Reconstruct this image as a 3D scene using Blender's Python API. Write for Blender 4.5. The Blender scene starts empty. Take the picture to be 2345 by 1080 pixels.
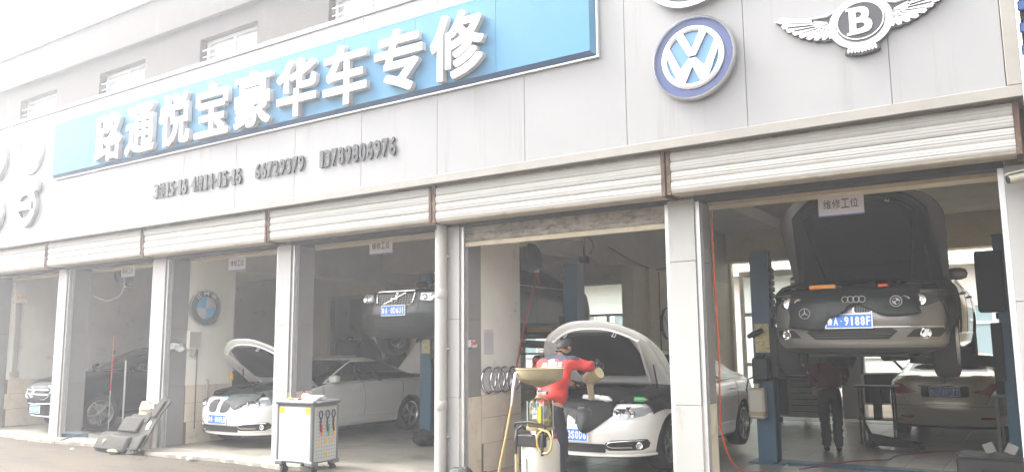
import bpy, bmesh, math, random
import numpy as np
from mathutils import Vector, Matrix
random.seed(7)
SC = bpy.context.scene
COL = SC.collection
R = math.radians

# ------------------------------------------------------------------ camera, sky, sun, exposure
def setup_camera():
    yaw, pitch, roll, f = -0.578036, 0.135689, -0.0090846, 1831.8
    fw = Vector((math.sin(yaw)*math.cos(pitch), math.cos(yaw)*math.cos(pitch), math.sin(pitch)))
    r = Vector((math.cos(yaw), -math.sin(yaw), 0)); u = r.cross(fw)
    r2 = r*math.cos(roll)+u*math.sin(roll); u2 = -r*math.sin(roll)+u*math.cos(roll)
    cam = bpy.data.cameras.new('camera'); o = bpy.data.objects.new('camera', cam); COL.objects.link(o)
    m = Matrix((r2, u2, -fw)).transposed().to_4x4(); m.translation = (0, -8.3, 1.65)
    o.matrix_world = m
    cam.sensor_fit = 'HORIZONTAL'; cam.sensor_width = 36; cam.lens = f/2345*36
    cam.clip_start = 0.05; cam.clip_end = 2000
    SC.camera = o
setup_camera()
SUN_EL, SUN_AZ = 54.0, 262.0          # azimuth clockwise from +Y (north): upper left, a little in front of the facade
W = bpy.data.worlds.new('World'); SC.world = W; W.use_nodes = True
def setup_world():
    nt = W.node_tree; nt.nodes.clear()
    out = nt.nodes.new('ShaderNodeOutputWorld'); bg = nt.nodes.new('ShaderNodeBackground')
    sky = nt.nodes.new('ShaderNodeTexSky'); sky.sky_type = 'NISHITA'; sky.sun_disc = False
    sky.sun_elevation = R(SUN_EL); sky.sun_rotation = R(SUN_AZ)
    sky.air_density = 1.0; sky.dust_density = 8.0; sky.ozone_density = 1.0; sky.altitude = 0
    hs = nt.nodes.new('ShaderNodeHueSaturation'); hs.inputs['Saturation'].default_value = 0.12
    nt.links.new(sky.outputs[0], hs.inputs['Color']); nt.links.new(hs.outputs[0], bg.inputs[0])
    bg.inputs[1].default_value = 0.15
    nt.links.new(bg.outputs[0], out.inputs[0])
setup_world()
def setup_sun():
    l = bpy.data.lights.new('sun', 'SUN'); l.energy = .75; l.angle = R(18); l.color = (1, .96, .9)
    o = bpy.data.objects.new('sun', l); COL.objects.link(o)
    az, el = R(SUN_AZ), R(SUN_EL)
    d = Vector((math.sin(az)*math.cos(el), math.cos(az)*math.cos(el), math.sin(el)))
    o.rotation_euler = d.to_track_quat('Z', 'Y').to_euler(); o.location = d*40
setup_sun()
SC.view_settings.view_transform = 'Standard'; SC.view_settings.look = 'None'
SC.view_settings.gamma = 1; SC.view_settings.use_curve_mapping = False
SC.view_settings.exposure = 2.82
SC.cycles.max_bounces = 8; SC.cycles.diffuse_bounces = 4; SC.cycles.glossy_bounces = 3
SC.cycles.transparent_max_bounces = 8; SC.cycles.volume_bounces = 0
SC.cycles.caustics_reflective = False; SC.cycles.caustics_refractive = False

# ------------------------------------------------------------------ materials
MATS = {}
def mat(name, col, rough=.5, metal=0, var=.0, scale=3., bump=0., bscale=60., dirt=None, coat=0., spec=.5, stretch=None, emis=None):
    if name in MATS: return MATS[name]
    m = bpy.data.materials.new(name); m.use_nodes = True; MATS[name] = m
    nt = m.node_tree; N = nt.nodes; L = nt.links; b = N['Principled BSDF']
    c = (*col, 1) if len(col) == 3 else col
    b.inputs['Base Color'].default_value = c; b.inputs['Roughness'].default_value = rough
    b.inputs['Metallic'].default_value = metal; b.inputs['Specular IOR Level'].default_value = spec
    if coat: b.inputs['Coat Weight'].default_value = coat; b.inputs['Coat Roughness'].default_value = .05
    if emis: b.inputs['Emission Color'].default_value = (*emis[0], 1); b.inputs['Emission Strength'].default_value = emis[1]
    if var or bump or dirt:
        g = N.new('ShaderNodeNewGeometry'); vec = g.outputs['Position']
        if stretch:
            mp = N.new('ShaderNodeMapping'); mp.inputs['Scale'].default_value = stretch; L.new(vec, mp.inputs[0]); svec = mp.outputs[0]
        else: svec = vec
        cur = None
        if var:
            n = N.new('ShaderNodeTexNoise'); n.inputs['Scale'].default_value = scale; n.inputs['Detail'].default_value = 6; n.inputs['Roughness'].default_value = .62
            L.new(svec, n.inputs['Vector'])
            r = N.new('ShaderNodeValToRGB'); r.color_ramp.elements[0].position = .3; r.color_ramp.elements[1].position = .7
            r.color_ramp.elements[0].color = (*[v*(1-var) for v in c[:3]], 1); r.color_ramp.elements[1].color = (*[min(1, v*(1+var*.6)) for v in c[:3]], 1)
            L.new(n.outputs[0], r.inputs[0]); cur = r.outputs[0]
            rr = N.new('ShaderNodeMapRange'); rr.inputs[3].default_value = max(0, rough-.08); rr.inputs[4].default_value = min(1, rough+.1)
            L.new(n.outputs[0], rr.inputs[0]); L.new(rr.outputs[0], b.inputs['Roughness'])
        if dirt:       # (colour, amount, scale, stretch, threshold)
            dc, amt, dsc, dst, th = dirt
            mp = N.new('ShaderNodeMapping'); mp.inputs['Scale'].default_value = dst; L.new(vec, mp.inputs[0])
            n2 = N.new('ShaderNodeTexNoise'); n2.inputs['Scale'].default_value = dsc; n2.inputs['Detail'].default_value = 8; n2.inputs['Roughness'].default_value = .7
            L.new(mp.outputs[0], n2.inputs['Vector'])
            r2 = N.new('ShaderNodeValToRGB'); r2.color_ramp.elements[0].position = th; r2.color_ramp.elements[1].position = min(1, th+.22)
            r2.color_ramp.elements[0].color = (0, 0, 0, 1); r2.color_ramp.elements[1].color = (amt, amt, amt, 1)
            L.new(n2.outputs[0], r2.inputs[0])
            mx = N.new('ShaderNodeMix'); mx.data_type = 'RGBA'; L.new(r2.outputs[0], mx.inputs[0])
            if cur: L.new(cur, mx.inputs[6])
            else: mx.inputs[6].default_value = c
            mx.inputs[7].default_value = (*dc, 1); cur = mx.outputs[2]
        if cur: L.new(cur, b.inputs['Base Color'])
        if bump:
            n3 = N.new('ShaderNodeTexNoise'); n3.inputs['Scale'].default_value = bscale; n3.inputs['Detail'].default_value = 5
            L.new(vec, n3.inputs['Vector']); bp = N.new('ShaderNodeBump'); bp.inputs['Strength'].default_value = bump; bp.inputs['Distance'].default_value = .02
            L.new(n3.outputs[0], bp.inputs['Height']); L.new(bp.outputs[0], b.inputs['Normal'])
    return m
def glass_mat(name, tint, gloss_rough=.02, amount=.5):
    if name in MATS: return MATS[name]
    m = bpy.data.materials.new(name); m.use_nodes = True; MATS[name] = m
    nt = m.node_tree; N = nt.nodes; L = nt.links; N.remove(N['Principled BSDF']); out = N['Material Output']
    t = N.new('ShaderNodeBsdfTransparent'); t.inputs[0].default_value = (*tint, 1)
    g = N.new('ShaderNodeBsdfGlossy'); g.inputs['Roughness'].default_value = gloss_rough; g.inputs[0].default_value = (.9, .95, .95, 1)
    f = N.new('ShaderNodeFresnel'); f.inputs[0].default_value = 1.5
    mx = N.new('ShaderNodeMixShader'); L.new(f.outputs[0], mx.inputs[0]); L.new(t.outputs[0], mx.inputs[1]); L.new(g.outputs[0], mx.inputs[2]); L.new(mx.outputs[0], out.inputs[0])
    return m

GRIME = (.16, .12, .08)
def M(k): return MATS[k]
mat('panel', (.238, .236, .236), .38, var=.035, scale=1.3, dirt=((.15, .14, .122), .6, 1.8, (3, 1, .2), .54))
mat('trim', (.235, .22, .195), .5, var=.12, scale=4, dirt=((.3, .25, .19), .5, 3, (.6, 1, 3), .58))
mat('gap', (.06, .06, .06), .8); mat('panel_gap', (.13, .13, .13), .8)
mat('shutter', (.37, .36, .335), .45, var=.06, scale=5, dirt=((.33, .25, .16), .7, 2.5, (2.5, 1, 1), .57))
mat('shutter_under', (.46, .42, .35), .6, var=.2, scale=4, dirt=((.14, .1, .06), .7, 5, (1, 1, 1), .55))
mat('shutter_dirty', (.3, .27, .22), .65, var=.3, scale=6, dirt=((.05, .04, .03), .9, 7, (1, 1, 2), .48))
mat('bar_dirty', (.55, .47, .33), .55, var=.2, scale=8, dirt=((.12, .08, .04), .8, 14, (1, 1, 1), .58))
mat('rust', (.09, .05, .032), .85, var=.5, scale=14, dirt=((.3, .22, .15), .6, 9, (1, 1, 1), .5))
mat('steel_dark', (.05, .05, .05), .6, .4, var=.3, scale=8)
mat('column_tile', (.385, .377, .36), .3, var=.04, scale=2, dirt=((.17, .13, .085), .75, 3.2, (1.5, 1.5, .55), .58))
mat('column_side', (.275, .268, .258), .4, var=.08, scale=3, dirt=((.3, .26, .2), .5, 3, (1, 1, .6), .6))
mat('rail', (.62, .61, .6), .35, .5, var=.08, scale=6)
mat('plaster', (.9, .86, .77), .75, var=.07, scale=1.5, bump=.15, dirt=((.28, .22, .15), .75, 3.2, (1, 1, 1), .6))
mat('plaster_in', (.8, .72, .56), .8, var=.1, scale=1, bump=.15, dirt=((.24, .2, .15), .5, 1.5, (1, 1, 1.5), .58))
mat('dado', (.74, .65, .52), .35, var=.12, scale=3.5, dirt=((.24, .15, .08), .8, 3, (1, 1, .8), .58))
mat('grout', (.2, .16, .11), .9)
mat('ceiling', (.5, .49, .45), .85, var=.12, scale=.8, dirt=((.2, .18, .15), .5, 1.2, (1, 1, 1), .56))
mat('beam', (.62, .58, .5), .8, var=.1, scale=1.5)
mat('upper_wall', (.07, .065, .058), .85, var=.1, scale=.7, bump=.2, bscale=20, dirt=((.12, .11, .1), .5, 1, (2, 1, .3), .55))
mat('win_frame', (.6, .6, .6), .5)
mat('win_glass', (.3, .33, .35), .08, spec=.8)
mat('floor_slab', (.34, .315, .265), .42, var=.16, scale=1.2, bump=.1, dirt=((.09, .075, .055), .85, 1.3, (1, 1, 1), .5))
mat('tile_floor', (.31, .295, .255), .3, var=.1, scale=2.5, dirt=((.12, .11, .09), .7, 1.4, (1, 1, 1), .5))
mat('ground', (.048, .0345, .0195), .9, var=.3, scale=1.4, bump=.7, bscale=26, dirt=((.012, .009, .006), .95, 1.1, (.35, 1.8, 1), .47))
mat('slab_edge', (.3, .27, .22), .95, var=.3, scale=12, bump=.7, bscale=25)
mat('blue_board', (.062, .2, .33), .6, var=.05, scale=1, spec=.2)
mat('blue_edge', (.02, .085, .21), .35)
mat('board_rim', (.75, .78, .8), .35, .3)
mat('letter_white', (.46, .46, .46), .35)
mat('number_dark', (.022, .023, .026), .35)
mat('chrome', (.78, .78, .79), .12, 1)
mat('silver', (.7, .7, .71), .3, .85)
mat('enamel_white', (.55, .55, .55), .25)
mat('logo_blue', (.10, .24, .43), .25); mat('logo_band', (.045, .07, .2), .25); mat('logo_navy', (.05, .055, .22), .25); mat('logo_black', (.03, .03, .035), .3)
mat('logo_bmwblue', (.13, .42, .68), .3)
mat('logo_grey', (.13, .15, .15), .4)
mat('black_plastic', (.018, .018, .018), .5); mat('dark_plastic', (.035, .036, .034), .55, var=.2, scale=9)
mat('rubber', (.014, .014, .014), .8, var=.2, scale=20)
mat('mat_black', (.008, .010, .009), .55, var=.3, scale=6, bump=.15, bscale=30)
mat('mat_grey', (.07, .08, .08), .6, var=.15, scale=6)
mat('alloy', (.55, .55, .55), .25, .9); mat('brake', (.25, .24, .23), .4, .8)
mat('paint_white', (.88, .87, .83), .3, coat=1, var=.02, scale=1.5)
mat('paint_black', (.007, .008, .009), .45, spec=.15)
mat('paint_charcoal', (.012, .015, .016), .4, .1, coat=.25, var=.1, scale=2)
mat('paint_grey', (.21, .20, .185), .32, .5, coat=1, var=.04, scale=3)
mat('paint_silver', (.64, .59, .46), .3, .3, coat=1)
mat('underbody', (.035, .034, .032), .8, var=.4, scale=5)
mat('interior', (.022, .021, .02), .8)
mat('engine', (.05, .05, .05), .5, .2, var=.5, scale=14); mat('engine_alu', (.35, .35, .34), .4, .8, var=.4, scale=20)
mat('lamp_clear', (.5, .52, .54), .08, .35, coat=1); mat('lamp_dark', (.06, .065, .07), .1, coat=1); mat('lamp_red', (.45, .02, .015), .15, coat=1)
mat('plate_blue', (.04, .17, .55), .35); mat('plate_white', (.85, .85, .85), .4)
glass_mat('car_glass', (.36, .4, .38)); glass_mat('clear_glass', (.88, .93, .93))
mat('lift_blue', (.035, .10, .16), .45, var=.2, scale=4, dirt=((.02, .02, .02), .6, 4, (1, 1, 1), .55))
mat('lift_dark', (.02, .024, .026), .6, var=.2, scale=6)
mat('paper', (.75, .73, .7), .7); mat('paper_yellow', (.62, .55, .3), .7, var=.25, scale=30, dirt=((.3, .12, .08), .8, 22, (1, 1, 1), .5))
mat('sign_white', (.6, .57, .6), .5); mat('sign_blue', (.12, .12, .42), .5); mat('ink', (.03, .03, .05), .6)
mat('pvc', (.42, .405, .37), .35, var=.06, scale=4, dirt=((.4, .32, .22), .5, 4, (3, 3, .4), .58))
mat('orange', (.72, .1, .02), .45); mat('amber', (.8, .28, .04), .5); mat('hose_red', (.32, .035, .022), .45); mat('hose_tan', (.42, .3, .14), .4)
mat('jacket_red', (.56, .04, .032), .8, var=.1, scale=12, bump=.3, bscale=14); mat('jacket_navy', (.02, .024, .045), .8, var=.15, scale=12)
mat('jacket_dark', (.12, .02, .017), .8, var=.15, scale=12, bump=.3, bscale=14)
mat('trousers', (.022, .022, .03), .85, var=.2, scale=10, bump=.3, bscale=12); mat('skin', (.5, .27, .17), .55); mat('hair', (.01, .009, .008), .6)
mat('glove', (.012, .012, .012), .7); mat('shoe', (.012, .012, .012), .6)
mat('tank_white', (.5, .47, .40), .4, var=.06, scale=5, dirt=((.35, .25, .12), .6, 5, (1.5, 1.5, .5), .57))
mat('bowl_tan', (.33, .27, .165), .45, var=.12, scale=8); mat('oil', (.42, .3, .08), .15)
mat('cart_white', (.46, .46, .465), .4, var=.03, scale=3); mat('cart_grey', (.12, .13, .13), .5)
mat('peg_white', (.48, .48, .46), .45); mat('hole', (.12, .12, .12), .8); mat('yellow', (.8, .42, .02), .5); mat('green', (.05, .3, .1), .5); mat('wood', (.42, .26, .1), .6, var=.25, scale=6, stretch=(1, 12, 12))
mat('shield', (.042, .04, .033), .85, var=.25, scale=5, bump=.4, bscale=18, dirt=((.09, .082, .062), .6, 5, (1, 1, 1), .54))
mat('shield_back', (.42, .36, .28), .8, var=.3, scale=7)
mat('stone', (.22, .185, .135), .9, var=.2, scale=10, bump=.5)
mat('plastic_white', (.6, .59, .57), .5)
mat('blue_brick', (.015, .14, .5), .25, var=.25, scale=6); mat('brick_back', (.02, .02, .025), .9)
mat('rear_wall', (.8, .77, .7), .8, var=.06, scale=1); mat('rear_glass', (.3, .4, .42), .1, spec=.8); mat('rear_frame', (.78, .77, .74), .5)
mat('chest_grey', (.25, .255, .24), .5, var=.15, scale=5)
mat('cctv_white', (.4, .38, .31), .4, var=.08, scale=8)
mat('tube_light', (.6, .56, .66), .4)
mat('film_clear', (.75, .77, .78), .12); mat('film_red', (.6, .1, .07), .3)

# ------------------------------------------------------------------ mesh helpers
class MB:
    def __init__(s): s.v = []; s.f = []; s.m = []
    def add(s, vs, fs, mi=0, M=None):
        b = len(s.v)
        s.v += [tuple(M @ Vector(v)) for v in vs] if M is not None else [tuple(v) for v in vs]
        s.f += [tuple(i+b for i in f) for f in fs]; s.m += [mi]*len(fs); return s
    def box(s, x0, x1, y0, y1, z0, z1, mi=0, M=None, ch=0):
        if not ch:
            vs = [(x, y, z) for x in (x0, x1) for y in (y0, y1) for z in (z0, z1)]
            return s.add(vs, [(0, 1, 3, 2), (4, 6, 7, 5), (0, 4, 5, 1), (2, 3, 7, 6), (0, 2, 6, 4), (1, 5, 7, 3)], mi, M)
        vs = []; idx = {}
        for i, x in enumerate((x0, x1)):
            for j, y in enumerate((y0, y1)):
                for k, z in enumerate((z0, z1)):
                    sx, sy, sz = 1-2*i, 1-2*j, 1-2*k
                    for a, p in enumerate(((x, y+sy*ch, z+sz*ch), (x+sx*ch, y, z+sz*ch), (x+sx*ch, y+sy*ch, z))):
                        idx[i, j, k, a] = len(vs); vs.append(p)
        fs = []
        for i in (0, 1): fs.append([idx[i, 0, 0, 0], idx[i, 1, 0, 0], idx[i, 1, 1, 0], idx[i, 0, 1, 0]])
        for j in (0, 1): fs.append([idx[0, j, 0, 1], idx[1, j, 0, 1], idx[1, j, 1, 1], idx[0, j, 1, 1]])
        for k in (0, 1): fs.append([idx[0, 0, k, 2], idx[1, 0, k, 2], idx[1, 1, k, 2], idx[0, 1, k, 2]])
        for i in (0, 1):
            for j in (0, 1): fs.append([idx[i, j, 0, 0], idx[i, j, 1, 0], idx[i, j, 1, 1], idx[i, j, 0, 1]])
            for k in (0, 1): fs.append([idx[i, 0, k, 0], idx[i, 1, k, 0], idx[i, 1, k, 2], idx[i, 0, k, 2]])
        for j in (0, 1):
            for k in (0, 1): fs.append([idx[0, j, k, 1], idx[1, j, k, 1], idx[1, j, k, 2], idx[0, j, k, 2]])
        for i in (0, 1):
            for j in (0, 1):
                for k in (0, 1): fs.append([idx[i, j, k, 0], idx[i, j, k, 1], idx[i, j, k, 2]])
        return s.add(vs, fs, mi, M)
    def tube(s, pts, r, n=8, mi=0, M=None, closed=False, caps=True):
        P = [Vector(p) for p in pts]; k = len(P); rs = r if isinstance(r, (list, tuple)) else [r]*k
        vs = []; fs = []; t0 = None; nrm = None
        for i in range(k):
            if closed: t = (P[(i+1) % k]-P[i-1])
            else: t = P[min(i+1, k-1)]-P[max(i-1, 0)]
            t = t.normalized() if t.length > 1e-9 else Vector((0, 0, 1))
            if nrm is None:
                nrm = t.orthogonal().normalized()
            else:
                q = t0.rotation_difference(t); nrm = (q @ nrm).normalized()
            t0 = t; bn = t.cross(nrm)
            for a in range(n):
                an = 2*math.pi*a/n; vs.append(P[i]+(nrm*math.cos(an)+bn*math.sin(an))*rs[i])
        for i in range(k if closed else k-1):
            j = (i+1) % k
            for a in range(n): fs.append((i*n+a, i*n+(a+1) % n, j*n+(a+1) % n, j*n+a))
        if caps and not closed: fs += [tuple(range(n-1, -1, -1)), tuple((k-1)*n+a for a in range(n))]
        return s.add(vs, fs, mi, M)
    def hose(s, pts, r, n=8, mi=0, k=6):
        P = [Vector(p) for p in pts]; Q = []
        for i in range(len(P)-1):
            a, b, c, d = P[max(i-1, 0)], P[i], P[i+1], P[min(i+2, len(P)-1)]
            for j in range(k):
                t = j/k; Q.append(.5*((2*b)+(c-a)*t+(2*a-5*b+4*c-d)*t*t+(3*b-a-3*c+d)*t**3))
        Q.append(P[-1]); return s.tube(Q, r, n, mi)
    def cyl(s, p0, p1, r0, r1=None, n=16, mi=0, M=None): return s.tube([p0, p1], [r0, r0 if r1 is None else r1], n, mi, M)
    def lathe(s, prof, n=24, mi=0, M=None, close=False):
        vs = []; fs = []; k = len(prof)
        for r, z in prof:
            for a in range(n): an = 2*math.pi*a/n; vs.append((r*math.cos(an), r*math.sin(an), z))
        for i in range(k if close else k-1):
            j = (i+1) % k
            for a in range(n): fs.append((i*n+a, i*n+(a+1) % n, j*n+(a+1) % n, j*n+a))
        if not close:
            if prof[0][0] > 1e-4: fs.append(tuple(range(n-1, -1, -1)))
            if prof[-1][0] > 1e-4: fs.append(tuple((k-1)*n+a for a in range(n)))
        return s.add(vs, fs, mi, M)
    def prism(s, poly, z0, z1, mi=0, M=None):
        n = len(poly); vs = [(x, y, z0) for x, y in poly]+[(x, y, z1) for x, y in poly]
        fs = [tuple(range(n-1, -1, -1)), tuple(range(n, 2*n))]+[(i, (i+1) % n, n+(i+1) % n, n+i) for i in range(n)]
        return s.add(vs, fs, mi, M)
    def ring(s, r0, r1, z0, z1, n=40, mi=0, M=None, sx=1, sy=1):   # flat annulus
        vs = []; fs = []
        for r, z in ((r0, z0), (r1, z0), (r1, z1), (r0, z1)):
            for a in range(n): an = 2*math.pi*a/n; vs.append((r*sx*math.cos(an), r*sy*math.sin(an), z))
        for i in range(4):
            j = (i+1) % 4
            for a in range(n): fs.append((i*n+a, i*n+(a+1) % n, j*n+(a+1) % n, j*n+a))
        return s.add(vs, fs, mi, M)
    def grid(s, fn, nu, nv, mi=0, M=None):
        vs = [fn(i/(nu-1), j/(nv-1)) for i in range(nu) for j in range(nv)]
        fs = [(i*nv+j, i*nv+j+1, (i+1)*nv+j+1, (i+1)*nv+j) for i in range(nu-1) for j in range(nv-1)]
        return s.add(vs, fs, mi, M)
    def mesh(s, name, mats, smooth=None, fix=True):
        me = bpy.data.meshes.new(name); me.from_pydata(s.v, [], s.f)
        for mm in mats: me.materials.append(M(mm) if isinstance(mm, str) else mm)
        if len(mats) > 1: me.polygons.foreach_set('material_index', s.m)
        if fix:
            bm = bmesh.new(); bm.from_mesh(me); bmesh.ops.recalc_face_normals(bm, faces=bm.faces); bm.to_mesh(me); bm.free()
        if smooth:
            me.polygons.foreach_set('use_smooth', [True]*len(me.polygons)); me.set_sharp_from_angle(angle=R(smooth))
        me.update(); return me
    def build(s, name, mats, parent=None, smooth=None, loc=None, rot=None, fix=True):
        return obj(name, s.mesh(name, mats if isinstance(mats, (list, tuple)) else [mats], smooth, fix), parent, loc, rot)
def obj(name, me, parent=None, loc=None, rot=None, scale=None):
    o = bpy.data.objects.new(name, me); COL.objects.link(o)
    if parent: o.parent = parent
    if loc is not None: o.location = loc
    if rot is not None: o.rotation_euler = rot
    if scale is not None: o.scale = scale
    return o
def tag(o, label, cat, group=None):
    o['label'] = label; o['category'] = cat
    if group: o['group'] = group
    return o
def thing(name, label, cat, loc=(0, 0, 0), rotz=0, group=None):
    o = obj(name, None, None, loc, (0, 0, rotz)); o.empty_display_size = .1
    return tag(o, label, cat, group)
def struct(o): o['kind'] = 'structure'; return o
FRONT = Matrix.Rotation(R(90), 4, 'X')       # XY drawing plane -> stands facing -Y
def boxmat(loc, rz=0, rx=0, ry=0): return Matrix.Translation(loc) @ Matrix.Rotation(rz, 4, 'Z') @ Matrix.Rotation(ry, 4, 'Y') @ Matrix.Rotation(rx, 4, 'X')

# ------------------------------------------------------------------ lettering (built-in vector font thickened and turned into solid meshes)
TXT = {}
def glyph_contours(body, bold, N):
    cu = bpy.data.curves.new('t', 'FONT'); cu.body = body; cu.size = 1; cu.resolution_u = 3
    o = bpy.data.objects.new('t', cu); COL.objects.link(o); bpy.context.view_layer.update()
    dg = bpy.context.evaluated_depsgraph_get(); me = bpy.data.meshes.new_from_object(o.evaluated_get(dg))
    bpy.data.objects.remove(o); bpy.data.curves.remove(cu)
    me.calc_loop_triangles()
    co = np.array([v.co[:2] for v in me.vertices]); tri = np.array([t.vertices[:] for t in me.loop_triangles])
    mn, mx = co.min(0), co.max(0); sz = mx-mn; k = (N-1)/max(sz.max(), 1e-6); pad = int(bold*N)+4
    P = (co-mn)*k+pad; Wd, Hd = int(sz[0]*k)+2*pad+2, int(sz[1]*k)+2*pad+2
    G = np.zeros((Hd, Wd), bool)
    for t in tri:
        a, b, c = P[t]; x0, y0 = np.floor(np.minimum(np.minimum(a, b), c)).astype(int); x1, y1 = np.ceil(np.maximum(np.maximum(a, b), c)).astype(int)
        X, Y = np.meshgrid(np.arange(x0, x1+1), np.arange(y0, y1+1))
        d = (b[0]-a[0])*(c[1]-a[1])-(b[1]-a[1])*(c[0]-a[0])
        if abs(d) < 1e-9: continue
        u = ((X-a[0])*(c[1]-a[1])-(Y-a[1])*(c[0]-a[0]))/d; v = ((b[0]-a[0])*(Y-a[1])-(b[1]-a[1])*(X-a[0]))/d
        G[y0:y1+1, x0:x1+1] |= (u >= -.02) & (v >= -.02) & (u+v <= 1.02)
    r = bold*N; D = G.copy()
    for dy in range(-int(r)-1, int(r)+2):
        for dx in range(-int(r)-1, int(r)+2):
            if (abs(dx) <= r and abs(dy) <= r*.9) if N > 85 else dx*dx+dy*dy <= r*r: D |= np.roll(np.roll(G, dy, 0), dx, 1)
    F = D.astype(float)
    for _ in range(1):
        F = (np.roll(F, 1, 0)+2*F+np.roll(F, -1, 0))/4; F = (np.roll(F, 1, 1)+2*F+np.roll(F, -1, 1))/4
    F[0] = F[-1] = 0; F[:, 0] = F[:, -1] = 0
    S = F > .5; seg = {}
    code = S[:-1, :-1]*1+S[:-1, 1:]*2+S[1:, 1:]*4+S[1:, :-1]*8
    tab = {1: [(3, 0)], 2: [(0, 1)], 3: [(3, 1)], 4: [(1, 2)], 5: [(3, 2), (1, 0)], 6: [(0, 2)], 7: [(3, 2)], 8: [(2, 3)], 9: [(2, 0)], 10: [(0, 3), (2, 1)], 11: [(2, 1)], 12: [(1, 3)], 13: [(1, 0)], 14: [(0, 3)]}
    def key(x, y, e): return ((x, y, 'h') if e == 0 else (x+1, y, 'v') if e == 1 else (x, y+1, 'h') if e == 2 else (x, y, 'v'))
    for y, x in zip(*np.nonzero((code > 0) & (code < 15))):
        for a, b in tab[int(code[y, x])]: seg[key(x, y, a)] = key(x, y, b)
    def pos(kk):
        x, y, t = kk
        if t == 'h': f0, f1 = F[y, x], F[y, x+1]; q = (.5-f0)/(f1-f0); return (x+q, y)
        f0, f1 = F[y, x], F[y+1, x]; q = (.5-f0)/(f1-f0); return (x, y+q)
    loops = []
    while seg:
        s0 = next(iter(seg)); cur = s0; L = []
        while cur in seg: L.append(pos(cur)); cur = seg.pop(cur)
        if len(L) > 5: loops.append(np.array(L))
    out = []
    def dp(p, a, b, keep, tol):
        st = [(a, b)]
        while st:
            a, b = st.pop()
            if b-a < 2: continue
            d = p[b]-p[a]; n = np.hypot(*d)
            q = p[a+1:b]-p[a]
            dist = np.abs(q[:, 0]*d[1]-q[:, 1]*d[0])/n if n > 1e-9 else np.hypot(q[:, 0], q[:, 1])
            i = int(dist.argmax())
            if dist[i] > tol: keep.add(a+1+i); st += [(a, a+1+i), (a+1+i, b)]
    for L in loops:
        h = len(L)//2; keep = {0, h}; LL = np.vstack([L, L[:1]]); dp(LL, 0, h, keep, .45); dp(LL, h, len(L), keep, .45)
        idx = sorted(i for i in keep if i < len(L))
        if len(idx) > 2: out.append(L[idx])
    return out
def text_mesh(body, w, h, depth, material, bold=0.0, N=None):
    key = (body, w, h, depth, material, bold)
    if key in TXT: return TXT[key]
    if N is None: N = 260 if w > .5 else 120 if w > .13 else 90 if w > .1 else 60
    loops = glyph_contours(body, bold, N)
    cu = bpy.data.curves.new('t', 'CURVE'); cu.dimensions = '2D'; cu.fill_mode = 'BOTH'; cu.extrude = .5
    for L in loops:
        sp = cu.splines.new('POLY'); sp.points.add(len(L)-1); sp.use_cyclic_u = True
        sp.points.foreach_set('co', np.column_stack([L, np.zeros(len(L)), np.ones(len(L))]).ravel())
    o = bpy.data.objects.new('t', cu); COL.objects.link(o); bpy.context.view_layer.update()
    me = bpy.data.meshes.new_from_object(o.evaluated_get(bpy.context.evaluated_depsgraph_get()))
    bpy.data.objects.remove(o); bpy.data.curves.remove(cu)
    n = len(me.vertices); a = np.zeros(n*3); me.vertices.foreach_get('co', a); a = a.reshape(-1, 3)
    mn, mx = a.min(0), a.max(0); a = (a-(mn+mx)/2)/np.maximum(mx-mn, 1e-6)
    hh = h if h else w*(mx[1]-mn[1])/(mx[0]-mn[0])
    a = a*np.array([w, hh, depth]); a[:, 2] += depth/2
    me.vertices.foreach_set('co', a.ravel()); me.materials.clear(); me.materials.append(M(material)); me.name = 'lettering'; me.update()
    TXT[key] = me; return me
# ================================================================== the ground and the hall
def ground():
    mb = MB(); n = 60
    xs = [-125, -60, -40]+list(np.linspace(-30, 12, 80))+[20, 40, 125]; ys = [-125, -40, -20]+list(np.linspace(-12, 1.0, 40))+[11, 14, 20, 30, 60, 125]
    rnd = random.Random(3)
    vs = [(x, y, (rnd.uniform(-.012, .012) if -30 < x < 12 and -12 < y < -.4 else 0)-.05) for x in xs for y in ys]; m = len(ys)
    mb.add(vs, [(i*m+j, i*m+j+1, (i+1)*m+j+1, (i+1)*m+j) for i in range(len(xs)-1) for j in range(m-1)])
    struct(mb.build('ground', 'ground', smooth=60))
    # workshop floor slab with a broken front edge
    mb = MB(); xs = list(np.linspace(-25, .3, 160)); edge = []
    for x in xs: edge.append((x, -.30+.05*math.sin(x*1.7)+rnd.uniform(-.03, .03)-(.08 if -12.4 < x < -9 else 0)))
    poly = edge+[(.3, 11.2), (-25, 11.2)]
    mb.prism(poly, -.3, 0.0)
    fl = mb.build('workshop_floor', 'floor_slab'); struct(fl)
    # small loose debris along the slab edge
    mb = MB()
    for i in range(110):
        x = rnd.uniform(-19, -6); y = -.34-abs(rnd.gauss(0, .35)); r = rnd.uniform(.005, .016)
        mb.add([(x+r*math.cos(a)*rnd.uniform(.6, 1.2), y+r*math.sin(a)*rnd.uniform(.6, 1.2), -.05) for a in (0, 1.6, 3.1, 4.7)]+[(x, y, -.05+r*.9)], [(0, 1, 4), (1, 2, 4), (2, 3, 4), (3, 0, 4), (3, 2, 1, 0)])
    g = mb.build('gravel', 'stone'); g['kind'] = 'stuff'; g['label'] = 'small gravel crumbs scattered along the broken slab edge'; g['category'] = 'gravel'
    # floor tiles of the right hand bays
    tm = MB(); tm.box(-.2225, .2225, -.2225, .2225, 0, .008, ch=.002); me = tm.mesh('floor_tile', ['tile_floor'])
    base = MB(); base.box(-6.15, -.06, .55, 9.8, .0005, .003); base.build('tile_bed', 'grout', fl)
    for i in range(13):
        for j in range(20):
            x = -6.15+.23+.451*i; y = .78+.451*j
            if x > -.25: continue
            obj('floor_tile', me, fl, (x, y, .003), (R(rnd.uniform(-.15, .15)), R(rnd.uniform(-.15, .15)), 0))
ground()

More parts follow.
